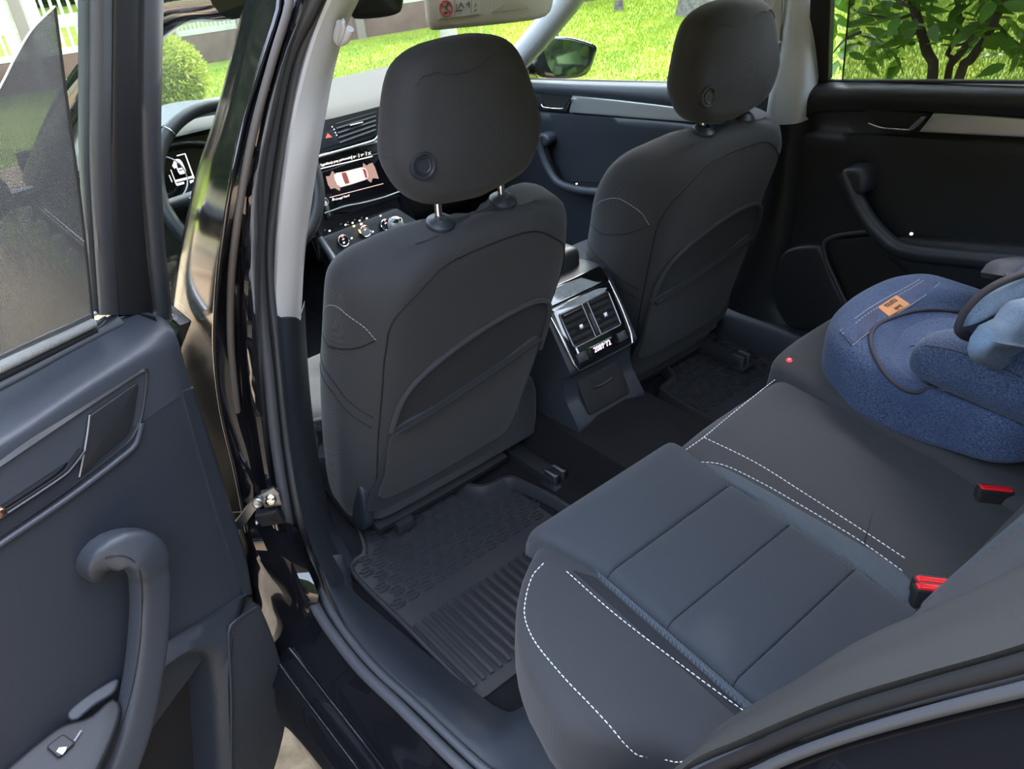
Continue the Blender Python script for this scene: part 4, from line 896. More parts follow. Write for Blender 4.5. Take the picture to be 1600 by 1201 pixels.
# centre stack frame (piano black) : vents, hazard key, screen, climate
pad('centre_frame', rc(cq(.0, (440, 262), (612, 212), (650, 345), (645, 375), (500, 410)), .01), CN, .02, PIANO, dash, r=.003)
pad('vent_surround', rc(cq(.008, (440, 212), (592, 163), (597, 172), (594, 208), (582, 216), (440, 258)), .006), CN, .02, DPLAS, dash, r=.004)
tube('vent_rim', crv(cq(.010, (440, 262), (500, 244), (570, 224), (586, 218), (593, 207), (596, 190), (593, 170)), 40), .0040, SATIN, dash)
pad('vent_cavity', rc(cq(.0095, (522, 190), (587, 170), (588, 205), (581, 211), (530, 226)), .004), CN, .012, BLACK, dash, r=.001, inner=1)
for k in range(5):
    y = k*7.4
    a, b = cq(.011, (524+k*1.6, 193+y), (587, 174+y*.95))
    tube('vent_slat', [a, b], .0030, DPLAS, dash, prof=[(-1, -.35), (1, -.35), (1, .35), (-1, .35)], up=(CN+CU*.8).normalized())
tube('vent_tab', cq(.015, (547, 196), (567, 191)), .0022, SATIN, dash, n=8)
hz = pad('hazard_panel', rc(cq(.010, (490, 200), (514, 190), (533, 224), (490, 237)), .003), CN, .01, PLAS, dash, r=.002, inner=1)
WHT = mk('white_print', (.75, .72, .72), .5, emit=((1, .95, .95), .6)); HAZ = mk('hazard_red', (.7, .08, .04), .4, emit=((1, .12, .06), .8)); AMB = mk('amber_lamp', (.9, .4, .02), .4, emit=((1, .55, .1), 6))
pad('hazard_triangle', cq(.0115, (509, 216), (512, 208), (519, 214)), CN, .001, HAZ, hz, r=0, inner=1)
for x, y in ((519, 198), (522, 202), (524, 207), (526, 211)): box('key_mark', cq(.0112, (x, y))[0], (.0035, .0035, .001), WHT, hz, ax=(SX, CU, CN), r=0)
# screen
SCRN = mk('screen_glass', (.003, .003, .004), .08, coat=.6)
SG = mk('screen_glow', (0, 0, 0), .4, emit=((1, .93, .88), 1.1)); SB = mk('screen_brown', (0, 0, 0), .4, emit=((.40, .25, .21), .7)); SR = mk('screen_maroon', (0, 0, 0), .4, emit=((.28, .09, .08), .6)); SO = mk('screen_outline', (0, 0, 0), .4, emit=((1, .65, .6), .7))
sp = pad('screen', rc(cq(.006, (494, 272), (600, 236), (628, 306), (510, 345)), .004), CN, .01, SCRN, dash, r=.001, inner=1)
tube('screen_top_line', cq(.0065, (490, 243), (606, 219)), .0012, SATIN, dash, n=6)
w0 = .0068
def glow(name, q, m, w=w0): return pad(name, cq(w, *q), CN, .0006, m, sp, r=0, inner=1)
glow('screen_line', ((498, 263.5), (498, 264.8), (582, 244.8), (582, 243.5)), SG)
glow('screen_line', ((515, 308.0), (515, 309.0), (599, 287.2), (599, 286.2)), SO)
crop = lambda *q: [(490+x/12.01, 230+y/12.01) for x, y in q]
glow('parking_zone', crop((230, 545), (300, 540), (325, 500), (345, 440), (395, 480), (380, 560), (410, 660), (440, 715), (505, 765), (490, 820), (400, 765), (325, 785), (270, 700)), SB)
glow('parking_zone', crop((930, 295), (1000, 345), (1045, 310), (1105, 290), (1150, 370), (1185, 470), (1225, 590), (1110, 580), (1080, 665), (1015, 615), (1020, 540), (1000, 470), (960, 400), (925, 370)), SB)
glow('car_outline', crop((385, 520), (430, 480), (540, 465), (640, 440), (900, 375), (960, 385), (1000, 430), (1025, 540), (1010, 590), (960, 615), (760, 680), (660, 710), (510, 750), (440, 700), (395, 600)), SO, w0+.0003)
glow('car_body_shape', crop((392, 520), (440, 490), (520, 480), (545, 580), (590, 690), (510, 742), (448, 695), (402, 600)), SG, w0+.0006)
glow('car_windscreen', crop((520, 480), (605, 470), (640, 550), (675, 670), (595, 692), (545, 590)), SR, w0+.0006)
glow('car_roof_shape', crop((635, 480), (905, 405), (945, 480), (965, 570), (700, 650), (660, 560)), SG, w0+.0007)
glow('car_rear_window', crop((915, 410), (950, 405), (985, 440), (1010, 570), (970, 580)), SR, w0+.0008)
def stext(name, s, q0, q1, size, m, w=w0+.0003, par=None):
    a, b = cq(w, q0, q1); ex = (b-a).normalized(); ey = CN.cross(ex).normalized()
    o = text(name, s, size, (a+b)/2, ex, ey, m, par or sp, depth=.0002)
    xs = [v.co.dot(ex) for v in o.data.vertices]; k = (b-a).length/max(1e-6, max(xs)-min(xs)); c = (a+b)/2
    for v in o.data.vertices: d = (v.co-c).dot(ex); v.co += ex*(d*k-d)
    return o
stext('screen_text', 'Sygnalizacja przy parkowaniu', (501, 258), (549, 245.5), .0105, SG)
stext('screen_text', 'P', (552, 246), (556, 245), .010, SG); stext('screen_text', 'P', (564, 243), (568, 242), .010, SG); stext('screen_text', 'X', (575, 240.5), (580, 239), .013, SG)
for x, y in ((549.5, 246), (560.5, 243), (572, 240)): glow('screen_tick', ((x-.4, y-3), (x+.4, y-3), (x+.9, y+3), (x+.1, y+3)), SG)
stext('screen_text', 'Uwaga! Patrz!', (524.5, 311.5), (546, 305), .0085, SG)
glow('warning_triangle', ((519, 313.5), (520, 308.5), (524, 312.3)), SG)
tube('rotary_ring', [cq(.008, (508, 315))[0]+SX*(.0105*math.cos(t))+CU*(.0105*math.sin(t)) for t in [2*math.pi*k/20 for k in range(20)]], .0016, SATIN, dash, n=6, closed=True)
tube('tray_lip', crv(cq(.010, (507, 333), (540, 322), (566, 317), (600, 308), (625, 299)), 24), .0018, SATIN, dash, n=6)
# climate panel, leaning back
KN = Vector((0, -.9, .43)).normalized(); KU = Vector((0, .43, .9)).normalized(); kp = Vector((0, 1.50, .66))
def kq(w, *q): return [at(x, y, (kp+KN*w, KN)) for x, y in q]
cl = pad('climate_panel', rc(kq(0, (500, 372), (620, 325), (660, 350), (660, 420), (530, 420)), .006), KN, .03, DPLAS, dash, r=.003)
for (x, y, r_) in ((535, 377, .0185), (569, 362, .0185), (601, 352, .0185)):
    o = kq(.001, (x, y))[0]
    lathe('knob', [(0, .012), (.8*r_, .012), (.9*r_, .010), (.95*r_, 0)], o, KN, PIANO, cl, n=28)
    tube('knob_ring', [o+KN*.011+(SX*math.cos(t)+KU*math.sin(t))*r_*.93 for t in [2*math.pi*k/30 for k in range(30)]], .0014, CHROME, cl, n=6, closed=True)
    box('knob_mark', o+KN*.0128+KU*.005, (.008, .0028, .0006), WHT, cl, ax=((SX+KU*.3).normalized(), (KU-SX*.3).normalized(), KN), r=0)
    box('knob_dot', o+KN*.0128+KU*.0125, (.006, .004, .0006), HAZ, cl, ax=(SX, KU, KN), r=0)
for x, y, m in ((515, 360.5, WHT), (540, 351, WHT), (551, 348, WHT), (562, 344.5, WHT), (573, 341, WHT), (594.5, 337, WHT), (553, 353, AMB), (564.5, 349.8, AMB), (549.5, 372, WHT), (582.5, 361.8, WHT), (537.5, 379, WHT)):
    box('panel_symbol', kq(.0145 if (x, y) == (537.5, 379) else .0022, (x, y))[0], (.0062, .0048, .0008), m, cl, ax=((SX+KU*.2).normalized(), (KU-SX*.2).normalized(), KN), r=0)
box('panel_symbol', kq(.014, (562, 361))[0], (.0035, .011, .0008), AMB, cl, ax=((SX+KU*.1).normalized(), (KU-SX*.1).normalized(), KN), r=0)
# gear lever
g = thing('gear_lever', 'black gear knob with silver shift-pattern cap beside the climate panel', 'gear lever')
gp = at(618, 348, ('Y', 1.20))
lathe('knob', [(0, .016), (.012, .015), (.020, .008), (.023, -.004), (.021, -.02), (.014, -.04), (.010, -.06)], gp, (-.1, -.35, .93), SATIN, g, n=24)
lathe('knob_cap', [(0, .0190), (.010, .0175), (.0165, .0125)], gp, (-.1, -.35, .93), PIANO, g, n=20)
lathe('gaiter', [(.012, -.05), (.02, -.09), (.045, -.14), (.06, -.17)], gp, (0, 0, 1), DPLAS, g, n=20)
# lower console side / tunnel trim forward
fc = thing('front_console', 'black tunnel console between the front seats, below the climate panel', 'console')
shell('console_shell', [[Vector((x, y, z)) for y, z in ((1.62, .62), (1.45, .60), (1.25, .58), (1.0, .60), (.87, .66), (.865, .40))] for x in (-.10, -.095, 0, .095, .10)], (0, 0, -.02), DPLAS, fc)
for sg in (-1, 1): shell('console_side', [[Vector((sg*.112, y, z)) for y in (.87, 1.2, 1.62)] for z in (.33, .5, .60)], (sg*.006, 0, 0), DPLAS, fc)
tube('console_rail', crv([at(500, 372, ('Y', 1.48)), at(515, 395, ('Y', 1.44)), at(540, 425, ('Y', 1.36)), Vector((-.115, 1.2, .60))], 20), .012, PLAS, fc)
# pedals-side knee panel (brown shade in photo): lower dash on driver's side
# steering wheel
sw_ = thing('steering_wheel', 'black leather steering wheel seen between the pillar and driver seat', 'steering wheel')
wc = Vector((-.455, 1.25, .955)); wn_ = Vector((0, -.90, .42)).normalized(); wu = Vector((0, .42, .90)).normalized(); R_ = .198
LEA = mk('black_leather', (.016, .017, .020), .42, bump=(600, .4, .0006))
tube('rim', [wc+(SX*math.cos(t)+wu*math.sin(t))*R_ for t in [2*math.pi*k/72 for k in range(72)]], .0165, LEA, sw_, n=16, closed=True)
egg('hub', wc+wn_*(-.01), (SX, wu, wn_), (.075, .065, .03), LEA, sw_)
for a in (0, math.pi, -math.pi/2):
    d = SX*math.cos(a)+wu*math.sin(a)
    tube('spoke', [wc+d*.05-wn_*.005, wc+d*.12-wn_*.008, wc+d*.19], [.024, .018, .013], LEA, sw_, n=10)
    tube('spoke_trim', [wc+d*.07+wn_*.012, wc+d*.15+wn_*.004], .005, SATIN, sw_, n=8)
tube('column', [wc-wn_*.02, wc-wn_*.16, wc-wn_*.40], [.045, .05, .05], DPLAS, sw_, n=14)
sa = 2.2
tube('rim_seam', [wc+(SX*math.cos(sa)+wu*math.sin(sa))*R_+((SX*math.cos(sa)+wu*math.sin(sa))*math.cos(t)+wn_*math.sin(t))*.0172 for t in [2*math.pi*k/16 for k in range(16)]], .0009, STEEL, sw_, n=6, closed=True)
pad('button_pod', rc([wc+SX*x+wu*y+wn_*.018 for x, y in ((-.12, -.03), (-.06, -.03), (-.06, .025), (-.12, .02))], .01), wn_, .012, PIANO, sw_, r=.003)
tube('pod_ring', rc([wc+SX*x+wu*y+wn_*.020 for x, y in ((-.12, -.03), (-.06, -.03), (-.06, .025), (-.12, .02))], .01), .0018, SATIN, sw_, n=6, closed=True)
# column and instrument cluster
icl = thing('instrument_cluster', 'dark instrument cluster with white lane-view car graphic', 'instrument cluster')
IN_ = Vector((0, -.95, .3)).normalized(); IU = Vector((0, .3, .95)).normalized(); ip = Vector((-.45, 1.50, .95))
def iq(w, *q): return [at(x, y, (ip+IN_*w, IN_)) for x, y in q]
hood = [[Vector((-.45+x, y, z)) for x, z in ((-.19, .87), (-.195, .97), (-.15, 1.055), (-.05, 1.085), (.05, 1.085), (.15, 1.055), (.195, .97), (.19, .87))] for y in (1.44, 1.53, 1.62)]
shell('cluster_hood', [crv(r, 30) for r in hood], (0, .004, .012), LEA, icl)
pad('cluster_face', rc([ip+SX*x+IU*y for x, y in ((-.18, -.09), (.18, -.09), (.18, .09), (-.18, .09))], .03), IN_, .02, SCRN, icl, r=.002, inner=1)
LANE = mk('lane_graphic', (0, 0, 0), .4, emit=((1, .88, .92), .9))
ic2 = lambda *q: [(250+x/12.01, 220+y/12.01) for x, y in q]
def ig(name, m, *q, w=.002): pad(name, iq(w, *ic2(*q)), IN_, .0006, m, icl, r=0, inner=1)
ig('lane_line', LANE, (315, 270), (465, 232), (470, 250), (318, 290))
ig('lane_line', LANE, (460, 240), (480, 235), (650, 700), (630, 712))
ig('lane_line', LANE, (285, 735), (620, 652), (640, 690), (300, 775))
ig('lane_line', LANE, (195, 540), (210, 540), (320, 830), (300, 820))
ig('lane_line', LANE, (165, 640), (180, 640), (235, 770), (220, 775))
ig('speed_digits', LANE, (305, 800), (445, 765), (460, 805), (320, 845)); ig('speed_digits', LANE, (555, 745), (630, 725), (630, 765), (570, 800))
ig('car_graphic', LANE, (265, 370), (300, 340), (370, 345), (410, 390), (450, 470), (490, 570), (470, 610), (380, 630), (345, 590), (310, 500), (270, 520), (230, 470))
DKP = mk('screen_dark', (.01, .006, .02), .3)
ig('car_window', DKP, (310, 420), (380, 412), (412, 500), (335, 518), w=.003); ig('car_window', DKP, (355, 545), (425, 530), (430, 550), (365, 568), w=.003)
tube('dial_ring', [ip+SX*(-.115+.058*math.cos(t))+IU*(-.005+.058*math.sin(t))+IN_*.004 for t in [2*math.pi*k/36 for k in range(36)]], .0022, SATIN, icl, n=6, closed=True)
# interior mirror and sun visor
mir = thing('interior_mirror', 'black interior rear-view mirror hanging at the top of the windscreen', 'mirror')
mp = ('Y', 1.08)
P = crv([at(x, y, mp) for x, y in ((548, 24), (560, 30), (600, 27), (624, 20), (630, 8), (632, -30), (620, -50), (560, -50), (541, -30), (540, 0))], 40, True)
pad('mirror_housing', P, Vector((-.45, -.85, .1)), .035, mk('mirror_black', (.012, .012, .013), .45), mir, r=.012, rb=.008)
tube('mirror_stem', [at(590, -20, ('Y', 1.10)), at(590, -40, ('Y', 1.16)), Vector((-.04, 1.13, 1.43))], .012, BLACK, mir)
vis = thing('sun_visor', 'beige sun visor with airbag warning sticker, above the passenger seat', 'sun visor')
VISM = mk('visor_vinyl', (.40, .36, .29), .75, bump=(700, .3, .0005))
vpl = (Vector((.2, 1.06, 1.26)), Vector((-.10, -1, .18)).normalized()); vno = vpl[1]
vq = lambda w, *q: [at(x, y, (vpl[0]+vno*w, vno)) for x, y in q]
pad('visor_panel', crv(vq(0, (672, 38), (680, 46), (720, 43), (800, 35), (850, 27), (864, 12), (870, -30), (870, -70), (668, -50), (667, -10)), 60, True), vno, .022, VISM, vis, r=.010, rb=.008)
st_ = pad('warning_sticker', vq(.002, (686, 30), (750, 21.5), (752, -20), (686, -18)), vno, .002, mk('sticker', (.42, .40, .35), .6), vis, r=0, inner=1)
REDP = mk('sticker_red', (.45, .02, .02), .6); INKB = mk('sticker_ink', (.05, .045, .04), .7)
cc_ = vq(.003, (697, 13))[0]; vu = (UZ-vno*UZ.dot(vno)).normalized(); vx = vu.cross(vno).normalized(); vx = vx if vx.x > 0 else -vx
tube('prohibition_ring', [cc_+(vx*math.cos(t)+vu*math.sin(t))*.0175 for t in [2*math.pi*k/28 for k in range(28)]], .0016, REDP, st_, n=6, closed=True)
tube('prohibition_bar', [cc_+(vx*-.7+vu*.7)*.0165, cc_+(vx*.7-vu*.7)*.0165], .0014, REDP, st_, n=6)
for dx, dy, a, b in ((-.004, -.010, .010, .005), (.002, .002, .005, .010), (.007, .009, .004, .004)): box('seat_pictogram', cc_+vx*dx+vu*dy-vno*.0003, (a, b, .001), INKB, st_, ax=(vx, vu, vno), r=0)
for q in (((712, 17), (722, 15.5)), ((713.5, 6), (714, 17)), ((716, 14), (720, 4)), ((720, 4), (725, 12)), ((728, 8), (733, 3)), ((733, 3), (734, 12)), ((741, 17), (745, 15)), ((742, 11), (744, 5))):
    tube('pictogram_line', vq(.0025, *q), .0010, INKB, st_, n=5)
for x in (710.5, 736.5): tube('sticker_divider', vq(.0022, (x, 27-(x-686)*.13), (x, -15)), .0004, INKB, st_, n=5)
pad('mirror_flap', rc(vq(.002, (768, 20), (828, 13), (832, -20), (770, -20)), .004), vno, .003, VISM, vis, r=.001, inner=1)
# ================================================================ FAR SIDE OF THE CAR
def rX(X, *q): return [at(x, y, ('X', X)) for x, y in q]
NX = Vector((-1, 0, 0))
# ---- front passenger door
fd = thing('passenger_door', 'closed front passenger door with satin silver inlay beyond the seats', 'car door', group='closed doors on the far side')
def rowx(q): return [at(x, y, ('X', X)) for x, y, X in q]
patch('upper_pad', [rowx(((770, 122, .735), (820, 124, .735), (930, 127, .735), (1040, 129, .735), (1110, 131, .735), (1200, 133, .735))), rowx(((770, 126, .705), (820, 128, .705), (930, 132, .705), (1040, 137, .705), (1110, 141, .705), (1200, 147, .705))),
                    rowx(((770, 133, .692), (820, 137, .692), (930, 144, .692), (1040, 156, .692), (1110, 165, .692), (1200, 176, .692))), rowx(((770, 140, .70), (820, 145, .70), (930, 155, .70), (1040, 170, .70), (1110, 180, .70), (1200, 192, .70)))], 40, 14, (.02, 0, -.01), PLAS2, fd)
patch('lower_panel', [rowx(((770, 138, .715), (830, 145, .715), (930, 152, .715), (1040, 166, .715), (1110, 176, .715), (1200, 188, .715))), rowx(((770, 165, .712), (830, 172, .712), (930, 178, .712), (1040, 186, .712), (1110, 195, .712), (1200, 208, .712))),
                      rowx(((770, 175, .694), (830, 181, .694), (930, 186, .694), (1040, 195, .694), (1110, 203, .694), (1200, 216, .694))), rowx(((770, 250, .70), (830, 252, .70), (930, 255, .70), (1040, 262, .70), (1110, 266, .70), (1200, 270, .70))),
                      rowx(((770, 340, .70), (830, 340, .70), (930, 340, .70), (1040, 340, .70), (1110, 340, .70), (1200, 340, .70))), rowx(((770, 460, .70), (830, 455, .70), (930, 450, .70), (1040, 445, .70), (1110, 442, .70), (1200, 440, .70)))], 40, 36, (.02, 0, 0), PLAS, fd, ang=60)
pad('silver_inlay', rX(.694, (894, 150), (960, 156), (1030, 164), (1090, 172), (1090, 192), (1000, 185), (940, 180), (889, 176)), NX, .012, SATIN, fd, r=.003)
pad('recess', rc(rX(.70, (826, 144), (893, 150), (886, 176), (834, 171)), .006), NX, .006, BLACK, fd, r=.001)
tube('release_handle', crv(rX(.688, (846, 163), (851, 168), (880, 170), (886, 163), (892, 154)), 20), .0035, CHROME, fd, n=8)
pad('recess_inlay', rc(rX(.696, (822, 145), (842, 148), (850, 166), (832, 170)), .004), NX, .006, DPLAS, fd, r=.001)
tube('pull_handle', crv(rX(.655, (843, 213), (846, 235), (856, 262), (872, 285), (900, 296), (935, 300), (990, 302)), 40), .0145, PLAS2, fd, n=12)
pad('pull_cap', crv(rX(.655, (836, 214), (842, 209), (853, 212), (856, 224), (846, 232), (838, 228)), 20, True), NX, .06, PLAS2, fd, r=.01)
pad('armrest_tray', rc(rX(.665, (890, 282), (960, 283), (1000, 284), (1000, 296), (900, 294)), .004), Vector((-.5, -.3, .8)), .03, DPLAS, fd, r=.002)
lab(box('tray_glow_dot', rX(.655, (901, 287))[0], (.006, .006, .004), WHT, fd, r=.001), 'tiny white dot')  # white dot made to glow, taken for an ambient LED
# ---- rear passenger-side door
rd_ = thing('passenger_door', 'closed shadowed rear door with warm silver inlay beside the child seat', 'car door', group='closed doors on the far side')
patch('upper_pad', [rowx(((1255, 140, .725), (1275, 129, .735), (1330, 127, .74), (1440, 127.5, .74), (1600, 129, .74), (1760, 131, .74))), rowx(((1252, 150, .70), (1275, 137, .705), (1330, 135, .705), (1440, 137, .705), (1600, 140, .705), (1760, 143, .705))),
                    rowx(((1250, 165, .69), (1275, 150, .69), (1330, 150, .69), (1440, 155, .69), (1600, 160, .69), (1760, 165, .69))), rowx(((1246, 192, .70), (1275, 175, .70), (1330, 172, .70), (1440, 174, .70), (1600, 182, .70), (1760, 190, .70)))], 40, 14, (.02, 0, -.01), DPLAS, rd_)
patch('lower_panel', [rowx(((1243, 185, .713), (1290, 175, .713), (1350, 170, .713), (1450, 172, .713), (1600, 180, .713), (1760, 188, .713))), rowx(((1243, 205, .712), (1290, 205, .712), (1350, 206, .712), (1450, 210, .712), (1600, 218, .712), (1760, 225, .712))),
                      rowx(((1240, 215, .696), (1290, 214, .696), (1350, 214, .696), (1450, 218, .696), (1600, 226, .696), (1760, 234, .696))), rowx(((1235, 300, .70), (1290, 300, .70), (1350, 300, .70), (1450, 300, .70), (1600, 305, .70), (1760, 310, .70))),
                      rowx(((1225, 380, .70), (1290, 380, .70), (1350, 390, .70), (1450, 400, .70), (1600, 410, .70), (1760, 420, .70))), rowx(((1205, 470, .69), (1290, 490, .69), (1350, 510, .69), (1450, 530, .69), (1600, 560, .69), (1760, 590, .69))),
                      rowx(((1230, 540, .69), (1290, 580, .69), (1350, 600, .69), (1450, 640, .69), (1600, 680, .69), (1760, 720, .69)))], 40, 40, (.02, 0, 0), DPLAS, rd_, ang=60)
WARM = SATIN
pad('silver_inlay', rX(.694, (1458, 177), (1530, 181), (1640, 189), (1640, 217), (1520, 211), (1436, 206.5)), NX, .012, WARM, rd_, r=.003)
pad('recess', rc(rX(.70, (1352, 172), (1456, 177), (1434, 207), (1375, 205)), .006), NX, .006, BLACK, rd_, r=.001)
rh = tube('release_handle', crv(rX(.688, (1357, 193), (1370, 198), (1382, 201), (1400, 202), (1420, 203), (1430, 199), (1446, 182)), 24), .0030, CHROME, rd_, n=8)
pad('handle_tip', rX(.684, (1419, 201), (1440, 181), (1448, 182), (1428, 203)), NX, .01, CHROME, rd_, r=.002)
pull = crv(rX(.655, (1320, 268), (1327, 285), (1340, 315), (1358, 345), (1380, 370), (1405, 388), (1440, 396), (1520, 404), (1640, 414)), 50)
tube('pull_handle', pull, .020, PLAS, rd_, n=14)
pad('pull_cap', crv(rX(.64, (1314, 272), (1318, 264), (1345, 266), (1352, 290), (1345, 305), (1326, 300)), 24, True), NX, .06, PLAS, rd_, r=.012)
pad('armrest_ledge', rc(rX(.66, (1395, 372), (1640, 392), (1640, 470), (1440, 450), (1380, 400)), .02), NX, .05, DPLAS, rd_, r=.015)
lab(box('ledge_glow_dot', rX(.640, (1424, 365))[0], (.007, .006, .005), WHT, rd_, r=.001), 'tiny white dot')  # glow put into the dot's material, as for an ambient LED
# lower speaker bulge and pocket edge
pad('speaker_bulge', crv(rX(.665, (1218, 402), (1235, 388), (1270, 384), (1285, 392), (1303, 440), (1320, 480), (1300, 505), (1260, 515), (1232, 512), (1212, 480), (1210, 440)), 40, True), NX, .05, DPLAS, rd_, r=.012, crown=.004)
tube('pocket_edge', crv(rX(.662, (1360, 361), (1320, 366), (1300, 371), (1288, 380), (1290, 400), (1304, 435), (1322, 472), (1340, 500)), 40), .0055, PLAS2, rd_)
pad('pocket_opening', crv(rX(.678, (1296, 382), (1320, 374), (1400, 372), (1480, 400), (1480, 500), (1350, 500), (1318, 450)), 40, True), NX, .004, BLACK, rd_, r=.001)
# ---- far pillar trims
t4 = thing('trim_4', 'pale grey upper pillar cover on the far side, behind the passenger headrest', 'pillar trim', kind='structure')
rows = []
for y, x0, x1 in ((-60, 1236, 1272), (0, 1232, 1271), (60, 1225, 1268), (110, 1215, 1263), (150, 1203, 1257), (192, 1192, 1249)):
    p, q = at(x0, y, ('X', .655+.0*y)), at(x1, y, ('X', .675)); rows.append([p+Vector((.04, .05, 0)), p, p.lerp(q, .35)+Vector((-.012, -.008, 0)), p.lerp(q, .75)+Vector((-.010, -.008, 0)), q, q+Vector((.05, .0, 0))])
patch('pillar_cover', rows, 20, 30, (.01, .01, 0), LGREY, t4)
pad('belt_shoulder_cover', rc(px(('X', .66), (1180, -60), (1230, -60), (1218, 85), (1205, 89), (1190, 87), (1183, 60)), .01), Vector((-.7, -.7, 0)), .02, BEIGE, t4, r=.005)
tube('cover_crease', crv(px(('X', .645), (1186, 66), (1200, 72), (1220, 66)), 12), .003, BEIGE, t4)
t5 = thing('trim_5', 'dark lower pillar cover and sill on the far side of the cabin', 'pillar trim', kind='structure')
rows = []
for y, x0, x1 in ((190, 1190, 1250), (260, 1188, 1244), (340, 1170, 1236), (420, 1140, 1222), (470, 1110, 1212), (510, 1100, 1232)):
    p, q = at(x0, y, ('X', .69)), at(x1, y, ('X', .69)); rows.append([p+Vector((.03, .03, 0)), p, p.lerp(q, .4)+Vector((-.02, 0, 0)), p.lerp(q, .8)+Vector((-.018, 0, 0)), q, q+Vector((.02, -.01, 0))])
patch('lower_pillar_cover', rows, 20, 30, (.02, .01, 0), DPLAS, t5)
sy = [.75, .60, .45, .30, .15, 0, -.2]
shell('sill_cover', [crv([Vector((.62, y, FZ-.02)), Vector((.635, y, FZ+.05)), Vector((.66, y, FZ+.085)), Vector((.70, y, FZ+.095)), Vector((.74, y, FZ+.09))], 16) for y in sy], (.02, 0, -.03), PLAS, t5)
sb = thing('seat_belt', 'dark belt webbing running down between the passenger seat and far pillar', 'seat belt')
tube('webbing', crv([at(1196, 90, ('X', .63)), at(1170, 250, ('X', .63)), at(1130, 380, ('X', .62)), at(1100, 470, ('X', .62)), at(1092, 500, ('X', .62))], 30), .023, mk('belt_weave', (.045, .046, .05), .8), sb, prof=[(-1, -.04), (1, -.04), (1, .04), (-1, .04)], up=(-1, -.3, .2))
# ---- window frames and glass on the far side
wf = thing('window_1', 'rear side window with mesh sun screen over a leafy tree', 'window', kind='structure')
kx = .42                                      # lean of the side glass
def wpx(X0): return (Vector((X0, 0, 1.08)), Vector((-1, 0, -kx)).normalized())
def wq(X0, *q): return [at(x, y, wpx(X0)) for x, y in q]
NW = Vector((-1, 0, -kx)).normalized()
pad('front_frame', wq(.725, (1268, -80), (1298, -80), (1297, 0), (1293, 128), (1262, 150), (1252, 192), (1243, 192), (1262, 100)), NW, .02, BLACK, wf, r=.003)
pad('glass', wq(.745, (1290, 132), (1296, -80), (1800, -80), (1800, 136)), NW, .004, GLASS, wf, r=0, inner=1)
SCR2 = meshscreen('rear_screen_mesh', (.02, .02, .02), (.42, .90), 230, ('Y', 'Z'))
scn = pad('sun_screen', wq(.738, (1317, 127), (1333, -70), (1800, -70), (1800, 131)), NW, .001, SCR2, wf, r=0, inner=1)
tube('screen_hem', wq(.737, (1316, 129), (1334, -70)), .0020, SCRE, scn, n=6)
tube('sill_rubber', crv(wq(.736, (1292, 126), (1330, 126.5), (1450, 127), (1600, 128), (1780, 131)), 20), .0045, RUBBER, wf)
wg = thing('window_2', 'front passenger side window looking onto sunlit lawn', 'window', kind='structure')
pad('glass', wq(.745, (770, 135), (805, 80), (880, -10), (960, -90), (1250, -90), (1225, 140)), NW, .004, GLASS, wg, r=0, inner=1)
tube('sill_rubber', crv(wq(.738, (770, 123), (930, 126.5), (1100, 131), (1200, 134)), 20), .0045, RUBBER, wg)
# ---- A-pillars and windscreen
ap = thing('trim_6', 'pale grey windscreen pillar cover on the passenger side', 'pillar trim', kind='structure')
A0, A1, A2 = Vector((.555, .98, 1.40)), Vector((.625, 1.215, 1.235)), Vector((.70, 1.53, 1.04))
pth = crv([A0, A1, A2, Vector((.745, 1.72, .95))], 30)
tube('pillar_cover', pth, .050, LGREY, ap, prof=[(-1.2, .3), (-.9, .75), (-.2, .85), (.35, .5), (.5, 0), (.3, -.5), (-.5, -.6), (-1.1, -.3)], up=(-1, -.5, .3))
tube('pillar_edge', [p+Vector((.028, -.012, -.012)) for p in pth], .010, BLACK, ap)
apl = thing('trim_7', 'black windscreen pillar on the driver side, seen through the door glass', 'pillar trim', kind='structure')
pl2 = crv(vv((-.555, .80, 1.42), (-.60, 1.05, 1.385), (-.70, 1.45, 1.20), (-.77, 1.72, 1.02), (-.80, 1.82, .94)), 30)
tube('pillar_skin', pl2, .042, PAINT, apl, n=12)
ws_ = thing('window_3', 'laminated windscreen above the dashboard', 'window', kind='structure')
patch('glass', [vv((-.57, 1.03, 1.43), (-.3, 1.05, 1.455), (0, 1.06, 1.46), (.3, 1.05, 1.455), (.57, 1.03, 1.43)), vv((-.67, 1.5, 1.20), (-.35, 1.57, 1.22), (0, 1.6, 1.225), (.35, 1.57, 1.22), (.67, 1.5, 1.20)), vv((-.76, 1.9, .96), (-.4, 2.03, .965), (0, 2.07, .97), (.4, 2.03, .965), (.76, 1.9, .96))], 24, 16, (0, .003, .004), GLASS, ws_)
# ---- driver's door, seen from outside through the open door's glass; bonnet and wing
dd_ = thing('passenger_door', 'closed black front door on the driver side, seen through the open rear door', 'car door')
sk = [[Vector((x, y, z)) for x, z in ((-.90, .24), (-.925, .45), (-.93, .70), (-.905, .88), (-.86, .955))] for y in (.60, .9, 1.3, 1.72)]
shell('outer_skin', [crv(r, 16) for r in sk], (.02, 0, 0), PAINT, dd_)
DGL = glassmat('thin_side_glass', (.95, .98, .97), .12)
pad('door_glass', vv((-.845, .62, .96), (-.845, 1.72, .94), (-.78, 1.62, 1.10), (-.63, 1.05, 1.38), (-.62, .66, 1.40)), Vector((-1, 0, .4)), .004, DGL, dd_, r=0, inner=1)
tube('belt_chrome', [Vector((-.862, .62, .962)), Vector((-.862, 1.74, .945))], .007, CHROME, dd_, n=8)
ml = thing('door_mirror', 'black door mirror on the driver side behind the mesh screen', 'mirror', group='door mirrors')
egg('housing', Vector((-1.03, 1.55, 1.0)), (SX, Vector((0, 1, 0)), UZ), (.12, .065, .07), PAINT, ml)
